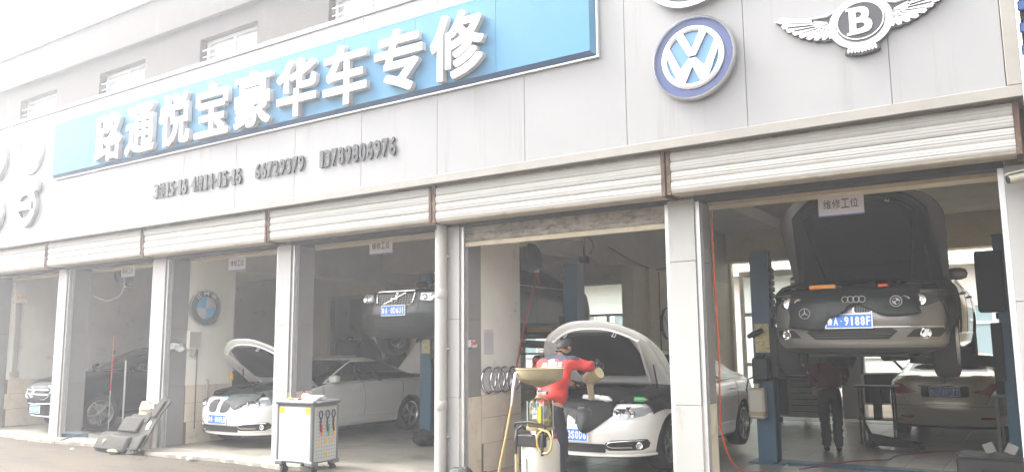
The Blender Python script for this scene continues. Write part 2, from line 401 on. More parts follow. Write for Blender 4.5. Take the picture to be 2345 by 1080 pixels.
B = thing('garage_building', 'white panelled repair garage with roller shutters and six open bays', 'building')
CX = [(-19.35, -19.0), (-16.115, -15.806), (-12.974, -12.61), (-9.733, -9.438), (-6.614, -6.24), (-3.345, -3.045), (-.148, .06)]
def columns():
    for k, (a, b) in enumerate(CX):
        core = MB(); core.box(a+.012, b-.012, .012, .488, -.05, 4.3); c = core.build('column', 'grout', B)
        zs = [0, .995, 1.99, 3.2]
        if k == 5: zs = [0, 1.0, 2.54, 3.22]
        for i in range(3):
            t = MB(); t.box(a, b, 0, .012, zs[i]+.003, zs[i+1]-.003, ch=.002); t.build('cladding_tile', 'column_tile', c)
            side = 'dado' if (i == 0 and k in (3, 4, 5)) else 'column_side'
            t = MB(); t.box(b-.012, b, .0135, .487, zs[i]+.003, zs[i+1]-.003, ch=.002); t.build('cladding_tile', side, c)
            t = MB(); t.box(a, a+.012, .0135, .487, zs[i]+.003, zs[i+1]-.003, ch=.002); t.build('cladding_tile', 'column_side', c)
        for xx in ((b+.002, b+.05), (a-.05, a-.002)):
            g = MB(); g.box(xx[0], xx[1], .03, .05, .0, 3.2); g.box(xx[0], xx[1], .11, .13, 0, 3.2); g.box(xx[0] if xx[0] > b else xx[1]-.006, xx[0]+.006 if xx[0] > b else xx[1], .05, .11, 0, 3.2)
            g.build('guide_rail', 'rail', c)
columns()
def hall():
    def part(name, m, *bx, **kw):
        mb = MB()
        for b in bx: mb.box(*b)
        return mb.build(name, m, B)
    # walls between the rooms (stubs behind columns 2 and 4), with tiled lower part
    for k in (0, 2, 4):
        a, b = CX[k]; y1 = 11.0 if k == 0 else 1.46
        w = part('partition_wall', 'plaster', (a+.02, b-.012, .5, y1, 1.0, 4.3)); part('partition_wall', 'grout', (a+.02, b-.016, .5, y1-.004, 0, 1.0))
        rows = [(0, .37), (.37, .70), (.70, 1.0)]
        for i, (z0, z1) in enumerate(rows):
            ys = [.5, y1] if i == 2 and k else list(np.arange(.5+(.0 if i % 2 else .05), y1, .48))
            ys = sorted(set([.5]+[float(v) for v in ys]+[y1]))
            for j in range(len(ys)-1):
                if ys[j+1]-ys[j] < .06: continue
                t = MB(); t.box(b-.016, b, ys[j]+.003, ys[j+1]-.003, z0+.003, z1-.003, ch=.002); t.build('wall_tile', 'dado', w)
        if k: # end of the stub
            part('wall_edge', 'plaster', (a+.02, b-.013, y1, y1+.02, 0, 4.3))
    for k in (2, 4):
        a, b = CX[k]; part('beam', 'beam', (a+.03, b-.02, 1.48, 11, 3.1, 4.3))
    a, b = CX[5]; part('beam', 'beam', (a, b, .5, 11, 3.45, 4.3))
    part('beam', 'beam', (-12.6, -6.65, 5.5, 5.85, 3.3, 4.3)); part('beam', 'beam', (-19, -12.99, 5.5, 5.85, 3.4, 4.3))
    a, b = CX[4]
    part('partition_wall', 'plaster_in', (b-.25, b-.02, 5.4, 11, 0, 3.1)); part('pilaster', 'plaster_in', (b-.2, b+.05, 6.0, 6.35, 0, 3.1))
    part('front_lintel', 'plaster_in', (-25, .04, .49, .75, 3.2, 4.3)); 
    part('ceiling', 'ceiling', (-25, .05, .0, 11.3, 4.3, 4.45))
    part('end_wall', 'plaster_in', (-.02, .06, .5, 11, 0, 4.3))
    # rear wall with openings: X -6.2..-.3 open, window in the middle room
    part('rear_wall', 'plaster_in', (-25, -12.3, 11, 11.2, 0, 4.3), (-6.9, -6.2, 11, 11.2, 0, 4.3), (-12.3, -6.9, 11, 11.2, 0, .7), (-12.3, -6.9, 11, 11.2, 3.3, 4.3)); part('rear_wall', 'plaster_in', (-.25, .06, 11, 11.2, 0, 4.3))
    part('rear_lintel', 'plaster_in', (-6.2, -.25, 10.7, 11.2, 3.58, 4.3))
    part('rear_pillar', 'column_side', (-3.75, -3.3, 10.75, 11.15, 0, 3.58))
    for i in range(3):
        x = -12.3+1.8*i; f = MB()
        for q in ((x, x+.07, 11.05, 11.12, .7, 3.3), (x+1.73, x+1.8, 11.05, 11.12, .7, 3.3), (x+.07, x+1.73, 11.05, 11.12, .7, .77), (x+.07, x+1.73, 11.05, 11.12, 3.23, 3.3), (x+.07, x+1.73, 11.05, 11.12, 2.4, 2.46), (x+.87, x+.93, 11.05, 11.12, .77, 2.4)): f.box(*q)
        fo = f.build('window', 'rear_frame', B)
        for q in ((x+.07, x+.87, .77, 2.4), (x+.93, x+1.73, .77, 2.4), (x+.07, x+1.73, 2.46, 3.23)): MB().box(q[0], q[1], 11.08, 11.086, q[2], q[3]).build('pane', 'clear_glass', fo)
    # interior room: partition with a doorway in the middle bays
    part('inner_partition', 'plaster_in', (-19, -17.3, 8.4, 8.52, 0, 4.3)); part('inner_partition', 'plaster_in', (-15.6, -13.0, 8.4, 8.52, 0, 4.3)); part('inner_partition', 'plaster_in', (-17.3, -15.6, 8.4, 8.52, 3.1, 4.3))
    part('door_frame', 'beam', (-17.3, -17.2, 8.36, 8.54, 0, 3.1)); part('door_frame', 'beam', (-15.7, -15.6, 8.36, 8.54, 0, 3.1)); part('door_frame', 'beam', (-17.2, -15.7, 8.36, 8.54, 3.0, 3.1))
    part('pilaster', 'plaster_in', (-15.2, -14.8, 8.05, 8.4, 0, 4.3))
    # floor-level front sill inside lintel + roof and upper storey
    part('roof_ledge', 'trim', (-26, .05, -.40, 1.0, 6.16, 6.2))
    part('parapet', 'upper_wall', (-26, .05, .90, 1.0, 8.02, 8.8)); part('parapet_cap', 'upper_wall', (-26.02, .07, .86, 1.3, 8.8, 8.9))
    wins = [(-23.9, -22.2), (-20.35, -18.7), (-16.9, -15.2), (-13.35, -11.66), (-9.8, -8.1), (-6.3, -4.6), (-2.8, -1.1)]
    bx = []; x = -26
    for (a, b) in wins: bx.append((x, a, 1.0, 1.25, 6.2, 8.02)); bx.append((a, b, 1.0, 1.25, 7.66, 8.02)); bx.append((a, b, 1.0, 1.25, 6.2, 6.5)); x = b
    bx.append((x, .05, 1.0, 1.25, 6.2, 8.02)); part('upper_wall', 'upper_wall', *bx)
    part('upper_wall', 'gap', (-26, .05, 1.5, 1.6, 6.2, 8.8)); part('upper_side', 'upper_wall', (-.1, .05, 1.25, 11, 4.45, 8.8)); part('upper_side', 'upper_wall', (-26, -25.8, 1.25, 11, 0, 8.8))
    for (a, b) in wins:
        mb = MB(); y = 1.16
        for q in ((a, a+.06, y, y+.06, 6.5, 7.66), (b-.06, b, y, y+.06, 6.5, 7.66), (a+.06, b-.06, y, y+.06, 7.6, 7.66), (a+.06, b-.06, y, y+.06, 6.5, 6.56), ((a+b)/2-.03, (a+b)/2+.03, y, y+.06, 6.56, 7.6)): mb.box(*q)
        f = mb.build('window', 'win_frame', B)
        for p0, p1 in ((a+.06, (a+b)/2-.03), ((a+b)/2+.03, b-.06)):
            mb = MB(); mb.box(p0, p1, y+.02, y+.03, 6.56, 7.6); mb.build('pane', 'win_glass', f)
        mb = MB()
        for i in range(4): mb.box(a+.05, b-.05, y-.10-.012*i, y-.098-.012*i, 7.02+.13*i, 7.04+.13*i)
        mb.build('security_bar', 'win_frame', f)
    # roof odds and ends
    part('roof_vent', 'upper_wall', (-17.6, -17.1, 1.05, 1.35, 8.9, 9.05)); part('roof_vent', 'upper_wall', (-19.4, -18.2, 1.1, 1.5, 8.9, 9.0))
hall()
def fascia():
    part = lambda name, m, b, ch=0: (lambda mb: mb.build(name, m, B))(MB().box(*b, ch=ch))
    part('fascia_backing', 'panel_gap', (-26, .03, -.432, -.38, 3.72, 6.24))
    seams = [-.06, -.95]
    while seams[-1] > -25: seams.append(seams[-1]-1.326)
    for i in range(len(seams)-1):
        b, a = seams[i], seams[i+1]
        part('fascia_panel', 'panel', (a+.0025, b-.0025, -.45, -.432, 3.80, 6.235), ch=.002)
    part('fascia_bottom_trim', 'trim', (-26, .055, -.475, -.36, 3.695, 3.797), ch=.004)
    part('fascia_soffit', 'shutter_under', (-26, .05, -.355, .0, 3.70, 3.74))
    part('fascia_top_trim', 'panel', (-26, .055, -.475, -.36, 6.24, 6.31), ch=.004)
    part('fascia_end_trim', 'trim', (-.055, .055, -.475, -.36, 3.80, 6.237), ch=.004)
    part('fascia_return', 'trim', (.03, .05, -.358, .9, 3.74, 6.237))
fascia()
def shutters():
    n = 14
    prof = [(-.004-.010*math.sin(math.pi*i/n)+(.004 if i in (5, 9) else 0), -.0495+.099*i/n) for i in range(n+1)]
    sm = MB(); vs = []
    for x in (0, 1): vs += [(x, y, z) for y, z in prof]+[(x, .004, z) for y, z in (prof[-1], prof[0])]
    k = n+3; fs = [tuple(range(k)), tuple(range(2*k-1, k-1, -1))]+[(i, (i+1) % k, k+(i+1) % k, k+i) for i in range(k)]
    sm.add(vs, fs); sl = sm.mesh('slat', ['shutter'], 35)
    dm = MB(); dm.add(vs, fs); sld = dm.mesh('slat', ['shutter_dirty'], 35)
    gaps = [-22.4, -19.16, -15.92, -12.76, -9.56, -6.40, -3.205, .02]
    for i in range(7):
        a, b = gaps[i]+.055, gaps[i+1]-.055
        if i == 5: pass
        zb = 3.25-.012*(i % 2)
        mb = MB(); mb.box(a+.012, b-.012, -.352, -.03, zb+.006, 3.69)
        s = mb.build('roller_shutter', 'shutter_dirty', B)
        for j in range(4): obj('slat', sl, s, (a, -.354+.003*math.sin(i*5+j*3), zb+.055+.106*j), (R(1.2*math.sin(i*3+j*7)), R(.05*math.sin(i*4+j*2)), 0), (b-a, 1, 1))
        mb = MB()   # curved lower roll seen from beneath
        pr = [(-.36, zb+.004), (-.352, zb-.014), (-.33, zb-.026), (-.24, zb-.03), (-.06, zb-.012), (-.03, zb+.004)]
        vv = [(x, y, z) for x in (a, b) for y, z in pr]; q = len(pr)
        mb.add(vv, [tuple(range(q)), tuple(range(2*q-1, q-1, -1))]+[(t, (t+1) % q, q+(t+1) % q, q+t) for t in range(q)])
        mb.build('bottom_roll', 'shutter_under', s)
        for xx in (a-.045, b+.003):
            mb = MB(); mb.box(xx, xx+.042, -.372, -.02, zb-.03, 3.694); mb.build('end_bracket', 'rust', s)
    # inner lintel strip just above each opening
    for i in range(6):
        a, b = CX[i][1], CX[i+1][0]
        mb = MB(); mb.box(a, b, .02, .2, 3.19, 3.26); mb.build('door_head', 'steel_dark', B)
    # the half lowered dirty curtain of the fourth bay
    a, b = CX[4][1]+.004, CX[5][0]-.004
    mb = MB(); mb.box(a, b, .098, .104, 2.99, 3.2); s = mb.build('roller_shutter', 'shutter_dirty', B); s['label'] = 'dirty lowered shutter curtain above the mechanic and serviced sedan'
    for j in range(2): obj('slat', sld, s, (a, .093, 3.05+.106*j), None, (b-a, 1, 1))
    mb = MB(); mb.box(a, b, .075, .125, 2.93, 2.99, ch=.006); mb.build('bottom_bar', 'bar_dirty', s)
shutters()

# ================================================================== neighbour on the right with blue glazed bricks
def neighbour():
    n = thing('neighbour_pier', 'blue glazed brick pier of the neighbouring shop at the right edge', 'wall', (.075, -.3, 0))
    mb = MB(); mb.box(0.02, 1.6, .02, .8, 0, 8); mb.build('pier_core', 'brick_back', n)
    b = MB(); b.box(0, .196, 0, .03, 0, .088, ch=.008); me = b.mesh('brick', ['blue_brick'])
    for j in range(40):
        for i in range(4):
            obj('brick', me, n, (.0+.21*i+(.1 if j % 2 else 0), -.005, 3.5+.1*j))
    mb = MB(); mb.box(.005, .4, -.02, .015, 0, 3.42, ch=.01); mb.build('lower_panel', 'tank_white', n)
neighbour()
# the building across the rear yard
def rear_building():
    n = thing('rear_yard_building', 'pale building with white framed windows across the rear yard', 'building', (-4, 19, 0))
    mb = MB(); mb.box(-16, 22, 0, 1, -.05, 9); mb.build('wall', 'rear_wall', n)
    mb = MB(); mb.box(-16, 22, -.5, 0, 3.9, 4.05); mb.build('ledge', 'rear_frame', n)
    for i in range(13):
        x = -14.5+2.6*i
        f = MB()
        for q in ((x, x+1.9, -.06, 0.0, 1.15, 1.25), (x, x+1.9, -.06, 0, 2.7, 2.8), (x, x+.09, -.06, 0, 1.25, 2.7), (x+1.81, x+1.9, -.06, 0, 1.25, 2.7), (x+.91, x+1.0, -.06, 0, 1.25, 2.7), (x+.09, x+.91, -.06, 0, 2.15, 2.23), (x+1.0, x+1.81, -.06, 0, 2.15, 2.23)): f.box(*q)
        fo = f.build('window', 'rear_frame', n)
        for q in ((x+.09, x+.91, 1.25, 2.15), (x+1.0, x+1.81, 1.25, 2.15), (x+.09, x+.91, 2.23, 2.7), (x+1.0, x+1.81, 2.23, 2.7)):
            p = MB(); p.box(q[0], q[1], -.03, -.02, q[2], q[3]); p.build('pane', 'rear_glass', fo)
        for z in (.12, .42, .72): 
            p = MB(); p.box(x, x+1.9, -.02, -.003, z, z+.26); p.build('wall_panel', 'rear_frame', n)
    # glazed screen standing at the rear opening
    g = thing('glazed_screen', 'white framed glazed screen at the rear opening beside the blue lift', 'screen', (-6.1, 11.3, 0))
    for i in range(3):
        x = .0+.72*i
        f = MB()
        for q in ((x, x+.09, 0, .09, 0, 3.4), (x+.63, x+.72, 0, .09, 0, 3.4), (x+.09, x+.63, 0, .09, 3.25, 3.4), (x+.09, x+.63, 0, .09, 2.3, 2.38), (x+.09, x+.63, 0, .09, 0, .12), (x+.09, x+.63, 0, .09, 1.1, 1.18)): f.box(*q)
        fo = f.build('frame', 'rear_frame', g)
        for z0, z1 in ((.12, 1.1), (1.18, 2.3), (2.38, 3.25)):
            p = MB(); p.box(x+.09, x+.63, .04, .046, z0, z1); p.build('pane', 'clear_glass', fo)
rear_building()
# ================================================================== the blue sign board with its nine letters
def sign_board():
    s = thing('sign_board', 'long sky blue sign board with nine big white raised characters', 'sign', (0, -.45, 0))
    x0, x1, z0, z1 = -15.575, -3.93, 4.885, 5.99
    n = 9; w = (x1-x0-.1)/n
    for i in range(n):
        mb = MB(); mb.box(x0+.05+w*i+.0015, x0+.05+w*(i+1)-.0015, -.105, -.002, z0+.05, z1-.05, ch=.002); mb.build('board_panel', 'blue_board', s)
    # bevelled edges
    def edge(name, poly, m): MB().add(poly, [(0, 1, 2, 3), (0, 3, 7, 4), (1, 5, 6, 2), (0, 4, 5, 1), (3, 2, 6, 7), (4, 7, 6, 5)]).build(name, m, s)
    f, bk = -.108, -.012
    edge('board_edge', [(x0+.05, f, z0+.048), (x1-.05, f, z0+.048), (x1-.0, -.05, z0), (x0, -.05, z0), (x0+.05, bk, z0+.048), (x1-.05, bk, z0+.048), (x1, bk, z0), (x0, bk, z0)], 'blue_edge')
    edge('board_edge', [(x0+.05, f, z1-.048), (x1-.05, f, z1-.048), (x1, -.05, z1), (x0, -.05, z1), (x0+.05, bk, z1-.048), (x1-.05, bk, z1-.048), (x1, bk, z1), (x0, bk, z1)], 'blue_board')
    edge('board_edge', [(x1-.049, f, z0+.05), (x1-.049, f, z1-.05), (x1, -.05, z1-.002), (x1, -.05, z0+.002), (x1-.049, bk, z0+.05), (x1-.049, bk, z1-.05), (x1, bk, z1-.002), (x1, bk, z0+.002)], 'blue_board')
    edge('board_edge', [(x0+.049, f, z0+.05), (x0+.049, f, z1-.05), (x0, -.05, z1-.002), (x0, -.05, z0+.002), (x0+.049, bk, z0+.05), (x0+.049, bk, z1-.05), (x0, bk, z1-.002), (x0, bk, z0+.002)], 'blue_board')
    mb = MB()
    for q in ((x0-.02, x1+.02, -.045, -.001, z0-.02, z0-.001), (x0-.02, x1+.02, -.045, -.001, z1+.001, z1+.02), (x1+.001, x1+.02, -.045, -.001, z0-.001, z1+.001), (x0-.02, x0-.001, -.045, -.001, z0-.001, z1+.001)): mb.box(*q)
    mb.build('board_rim', 'board_rim', s)
    for i, ch in enumerate('路通悦宝豪华车专修'):
        me = text_mesh(ch, .83, .87, .078, 'letter_white', bold=.026)
        x = -13.53+.966*i
        obj('letter', me, s, (x, -.118, 5.375), (R(90), 0, 0))
        mb = MB()
        for dx in (-.2, .2): mb.cyl((x+dx, -.105, 5.40), (x+dx, -.12, 5.40), .012, n=6)
        mb.build('standoff', 'silver', s)
    # telephone numbers
    t = thing('telephone_lettering', 'dark grey raised telephone and address lettering below the blue sign', 'lettering', (0, -.45, 0))
    def line(text, xa, xb, z, h):
        wt = {'1': .62, '-': .6, '排': 1.25, ' ': .5}
        tot = sum(wt.get(c, 1) for c in text); u = (xb-xa)/tot; x = xa
        for c in text:
            wd = u*wt.get(c, 1)
            if c != ' ':
                hh = h*.16 if c == '-' else h
                me = text_mesh(c, wd*.82, hh, .022, 'number_dark', bold=.035 if c != '排' else .012)
                obj('character', me, t, (x+wd/2, -.012, z+(0 if c != '-' else 0)), (R(90), 0, 0))
            x += wd
    line('3排15-16 4排14-15-16', -12.34, -10.05, 4.27, .25)
    line('66729379', -9.75, -8.67, 4.285, .235); line('13789806976', -8.36, -6.92, 4.285, .25)
sign_board()
# ================================================================== round emblems
def disc(mb, r, z0, z1, n=48, mi=0, sx=1, sy=1): mb.prism([(r*sx*math.cos(2*math.pi*i/n), r*sy*math.sin(2*math.pi*i/n)) for i in range(n)], z0, z1, mi)
def stroke(mb, p, q, w, z0, z1, mi=0):
    p = Vector((*p, 0)); q = Vector((*q, 0)); d = (q-p).normalized(); nn = Vector((-d.y, d.x, 0))*w/2
    mb.prism([tuple((p+nn)[:2]), tuple((p-nn)[:2]), tuple((q-nn)[:2]), tuple((q+nn)[:2])], z0, z1, mi)
def chrome_ring(mb, r0, r1, z, n=48):
    mb.lathe([(r0, 0), (r0, z*.7), ((r0+r1)/2, z), (r1, z*.7), (r1, 0)], n, close=True)
def emblem(name, label, loc, rot=(R(90), 0, 0)):
    e = thing(name, label, 'emblem', loc); e.rotation_euler = rot; return e
def vw(loc, r):
    e = emblem('round_emblem', 'large round blue and silver emblem with letters V over W', loc)
    mb = MB(); disc(mb, r*.97, 0, .05); mb.build('base', 'logo_navy', e)
    mb = MB(); chrome_ring(mb, r*.92, r, .10); mb.build('outer_rim', 'chrome', e, smooth=40)
    mb = MB(); disc(mb, r*.72, .052, .06); mb.build('blue_field', 'logo_blue', e)
    mb = MB(); mb.ring(r*.72, r*.92, .051, .057); mb.build('blue_band', 'logo_band', e)
    mb = MB(); mb.lathe([(r*.63, .055), (r*.63, .075), (r*.69, .085), (r*.75, .075), (r*.75, .055)], 48, close=True); mb.build('inner_ring', 'silver', e, smooth=40)
    V = [(-.37, .545), (-.215, .625), (0, .20), (.215, .625), (.37, .545), (.085, .03), (-.085, .03)]
    MB().prism([(x*r, y*r) for x, y in V], .06, .086).build('letter_v', 'silver', e)
    Wp = [(-.64, .16), (-.56, .345), (-.285, -.25), (-.085, -.03), (.085, -.03), (.285, -.25), (.56, .345), (.64, .16), (.36, -.55), (.20, -.62), (0, -.22), (-.20, -.62), (-.36, -.55)]
    MB().prism([(x*r, y*r) for x, y in Wp], .06, .0855).build('letter_w', 'silver', e)
vw((-2.80, -.45, 4.615), .452)
def roundel(loc, r, label, rot=(R(90), 0, 0), pale=False):
    e = emblem('round_emblem', label, loc, rot)
    mb = MB(); disc(mb, r, 0, .045 if r > .2 else .02); mb.build('disc', 'logo_grey' if not pale else 'logo_black', e)
    d = .046 if r > .2 else .021
    mb = MB(); chrome_ring(mb, r*.975, r*1.02, d+.012); mb.build('rim', 'silver', e, smooth=40)
    mb = MB(); mb.ring(r*.60, r*.64, d, d+.008); mb.build('inner_rim', 'silver', e)
    for q in range(4):
        a0 = q*math.pi/2; mb = MB(); mb.prism([(0, 0)]+[(r*.6*math.cos(a0+i*math.pi/20), r*.6*math.sin(a0+i*math.pi/20)) for i in range(11)], d, d+.006)
        mb.build('quadrant', 'enamel_white' if q in (0, 2) else 'logo_bmwblue', e)
    for ch, a in (('B', 128), ('M', 90), ('W', 52)):
        me = text_mesh(ch, r*.3, r*.27, .008, 'enamel_white', bold=.03)
        obj('letter', me, e, (r*.8*math.cos(R(a)), r*.8*math.sin(R(a)), d), (0, 0, R(a-90)))
    return e
roundel((-16.55, -.45, 5.545), .44, 'pale round emblem with four blue and white quarters on the left fascia')
roundel((-12.605, .81, 2.37), .315, 'dark ringed round emblem with blue and white quarters on the partition wall', (R(90), 0, R(90)))
def star(loc, r, label, rot=(R(90), 0, 0), m='silver', parent=None):
    e = emblem('star_emblem', label, loc, rot)
    mb = MB(); disc(mb, r*.95, 0, .04); mb.build('disc', 'panel', e)
    mb = MB(); chrome_ring(mb, r*.88, r, .09); mb.build('ring', m, e, smooth=40)
    for k in range(3):
        a = R(90+120*k); mb = MB(); c, s = math.cos(a), math.sin(a)
        mb.add([(c*r*.9, s*r*.9, .045), (-s*r*.13, c*r*.13, .045), (-c*.02, -s*.02, .09), (s*r*.13, -c*r*.13, .045), (0, 0, .041)], [(0, 1, 2), (0, 2, 3), (0, 3, 4), (0, 4, 1), (1, 4, 2), (2, 4, 3)])
        mb.build('star_arm', m, e)
star((-17.95, -.45, 5.545), .44, 'round three-pointed star emblem at the left edge of the fascia')
def arrow_ring(loc, r):
    e = emblem('round_emblem', 'silver ring emblem with diagonal arrow and centre bar on the left fascia', loc)
    mb = MB(); disc(mb, r*.5, 0, .03); mb.build('backing', 'trim', e)
    mb = MB(); chrome_ring(mb, r*.56, r*.96, .11); mb.build('ring', 'silver', e, smooth=40)
    mb = MB(); stroke(mb, (.66*r, .62*r), (.92*r, .88*r), .2*r, .02, .09); mb.build('arrow_shaft', 'silver', e)
    mb = MB(); mb.prism([(.7*r, 1.12*r), (1.14*r, 1.12*r), (1.14*r, .68*r), (1.0*r, .68*r), (1.0*r, .98*r), (.7*r, .98*r)], .02, .1); mb.build('arrow_head', 'silver', e)
    mb = MB(); mb.box(-.86*r, .86*r, -.19*r, .19*r, .11, .14); mb.build('bar', 'silver', e)
    obj('lettering', text_mesh('VOLVO', r*1.4, r*.22, .012, 'enamel_white', bold=.03), e, (0, 0, .14))
arrow_ring((-16.56, -.45, 4.44), .42)
e_ = emblem('round_emblem', 'silver ring emblem cut by the left edge below the star', (-17.9, -.45, 4.44)); mb = MB(); disc(mb, .4, 0, .04); mb.build('disc', 'panel', e_); mb = MB(); chrome_ring(mb, .36, .42, .09); mb.build('ring', 'silver', e_, smooth=40)
e_ = emblem('oval_emblem', 'silver oval emblem cut by the top edge above the blue round one', (-2.80, -.45, 5.60)); mb = MB(); disc(mb, .4, 0, .05, sx=1.12, sy=.95); mb.build('disc', 'logo_black', e_); mb = MB(); mb.ring(.39, .45, 0, .09, sx=1.12, sy=.95); mb.build('rim', 'chrome', e_, smooth=40); mb = MB(); mb.ring(.2, .25, .05, .08, sx=1.5, sy=.8); mb.build('inner_ring', 'silver', e_)
def winged(loc):
    e = emblem('winged_emblem', 'silver winged emblem with a white letter B on a black oval', loc)
    # right wing drawn for x>0, mirrored for the left
    def wing(s):
        top = [(.12, .30), (.22, .33), (.30, .30), (.45, .31), (.60, .325), (.72, .345), (.78, .35)]
        low = [(.90, .33), (.86, .30), (.85, .27), (.81, .25), (.79, .22), (.74, .20), (.72, .17), (.66, .155), (.64, .125), (.58, .115), (.55, .09), (.49, .085), (.46, .06), (.40, .06), (.36, .04), (.30, .045), (.24, .03), (.20, .03)]
        sq = lambda x: .2+(x-.2)*.81 if x > .2 else x
        low = [(sq(x), y) for x, y in low]
        poly = [(s*x, y) for x, y in top+low]
        mb = MB(); mb.prism(poly, .0, .035); mb.build('wing', 'logo_black', e)
        c = (.205, .20)
        ends = [(.885, .352), (.845, .285), (.79, .235), (.72, .19), (.645, .145), (.56, .105), (.47, .078), (.38, .062), (.30, .058), (.235, .06)]
        for i, (ex, ey) in enumerate([(sq(p), q) for p, q in ends]):
            d = Vector((ex-c[0], ey-c[1])); L = d.length; d.normalize(); t = Vector((-d.y, d.x)); wtip = .031-.0012*i; wb = .017
            b = Vector(c)+d*(L*.42 if i < 7 else L*.5); tip = Vector((ex, ey))
            pl = [b+t*wb, tip-d*.02+t*wtip, tip, tip-d*.02-t*wtip, b-t*wb]
            mb = MB(); mb.prism([(s*p.x, p.y) for p in pl], .036, .05); mb.build('feather', 'enamel_white', e)
            if i < 9:
                b2 = Vector(c)+d*L*.16; t2 = Vector(c)+d*L*.38; pl = [b2+t*.006, t2+t*.012, t2-t*.012, b2-t*.006]
                mb = MB(); mb.prism([(s*p.x, p.y) for p in pl], .036, .047); mb.build('covert_feather', 'enamel_white', e)
        mb = MB(); pts = [(s*x, y-.012, .04) for x, y in top]; mb.tube(pts, .014, 6); mb.build('wing_edge', 'enamel_white', e, smooth=50)
    wing(1); wing(-1)
    oy = .16
    mb = MB(); disc(mb, 1, 0, .045, sx=.285, sy=.255); o = mb.build('ring_base', 'logo_grey', e, loc=(0, oy, 0))
    for r0, sx, sy, m, z in ((.80, .28, .25, 'enamel_white', .052),):
        mb = MB(); mb.ring(.76, .98, .045, .053, sx=.285, sy=.255); mb.build('ring', 'enamel_white', e, loc=(0, oy, 0))
    mb = MB(); disc(mb, 1, .045, .056, sx=.198, sy=.175); mb.build('oval', 'logo_black', e, loc=(0, oy+.015, 0))
    mb = MB(); mb.ring(1.0, 1.05, .045, .062, sx=.198, sy=.175); mb.build('oval_rim', 'silver', e, loc=(0, oy+.015, 0))
    obj('letter', text_mesh('B', .2, .26, .014, 'enamel_white', bold=.045), e, (0.005, oy+.015, .056))
    for zz in (-.118, .118):
        MB().box(-.125, -.02, zz-.014, zz+.014, .0565, .0695).build('serif', 'enamel_white', e, loc=(.005, oy+.015, 0))
    for i in range(9):
        x = -.12+.03*i; mb = MB(); mb.prism([(x*.8-.009, -.035), (x*.8+.009, -.035), (x+.0125, -.125+abs(x)*.12), (x, -.14+abs(x)*.12), (x-.0125, -.125+abs(x)*.12)], .05, .064); mb.build('tail_feather', 'enamel_white', e)
    mb = MB(); mb.prism([(-.135, -.02), (.135, -.02), (.155, -.12), (.1, -.14), (0, -.155), (-.1, -.14), (-.155, -.12)], .0, .048); mb.build('tail', 'logo_black', e)
winged((-1.165, -.45, 4.46))
def four_rings(loc, w, h, label, rot, parent=None, name='ring_emblem', tube=.018):
    e = emblem(name, label, loc, rot); r = h/2-tube; step = (w-h)/3
    for i in range(4):
        mb = MB(); mb.tube([(-1.5*step+step*i+r*math.cos(2*math.pi*a/36), r*math.sin(2*math.pi*a/36), .02+.012*(i % 2)) for a in range(36)], tube, 8, closed=True); mb.build('ring', 'chrome', e, smooth=60)
        if tube > .015:
            mb = MB(); disc(mb, r, .002+.002*i, .008+.002*i, 30); mb.build('ring_infill', 'sign_white', e, loc=(-1.5*step+step*i, 0, 0))
    return e
four_rings((-6.252, .94, 1.19), .95, .365, 'four interlinked chrome rings on the partition wall to the left of the mechanic', (R(90), 0, R(90)))
# ================================================================== cars: stacked plan outlines, windows cut from the same surface
# table rows: z, front y, front corner depth, front exponent, rear y, rear corner depth, rear exponent, half width
SEDAN = np.array([
 [.17, .34, .80, 2.6, 4.55, .70, 2.8, .78],
 [.21, .13, .85, 2.6, 4.74, .72, 2.8, .865],
 [.28, .05, .85, 2.6, 4.82, .72, 2.8, .90],
 [.40, .02, .85, 2.6, 4.87, .72, 2.8, .915],
 [.52, .00, .85, 2.5, 4.90, .72, 2.8, .925],
 [.62, .015, .86, 2.5, 4.90, .72, 2.8, .93],
 [.72, .05, .88, 2.4, 4.885, .72, 2.8, .93],
 [.79, .11, .90, 2.4, 4.87, .72, 2.8, .925],
 [.825, .19, .90, 2.5, 4.865, .72, 2.8, .92],
 [.85, .36, .85, 2.8, 4.86, .72, 2.8, .915],
 [.89, .66, .75, 3.2, 4.86, .72, 2.8, .905],
 [.94, 1.02, .60, 3.4, 4.855, .72, 2.8, .89],
 [.985, 1.36, .45, 3.2, 4.85, .72, 2.8, .865],
 [1.005, 1.44, .46, 2.8, 4.84, .75, 2.8, .835],
 [1.05, 1.53, .46, 2.8, 4.82, .85, 2.8, .805],
 [1.085, 1.61, .46, 2.8, 4.72, .95, 2.8, .79],
 [1.11, 1.66, .46, 2.8, 4.30, .60, 2.8, .778],
 [1.14, 1.72, .46, 2.8, 4.14, .50, 2.8, .765],
 [1.24, 1.93, .45, 2.7, 3.89, .48, 2.7, .715],
 [1.33, 2.14, .44, 2.7, 3.62, .46, 2.7, .665],
 [1.40, 2.34, .44, 2.7, 3.36, .44, 2.7, .62],
 [1.435, 2.48, .42, 2.7, 3.20, .40, 2.7, .56],
 [1.455, 2.62, .32, 2.5, 3.06, .30, 2.5, .42],
 [1.463, 2.72, .20, 2.3, 2.98, .20, 2.3, .22]])
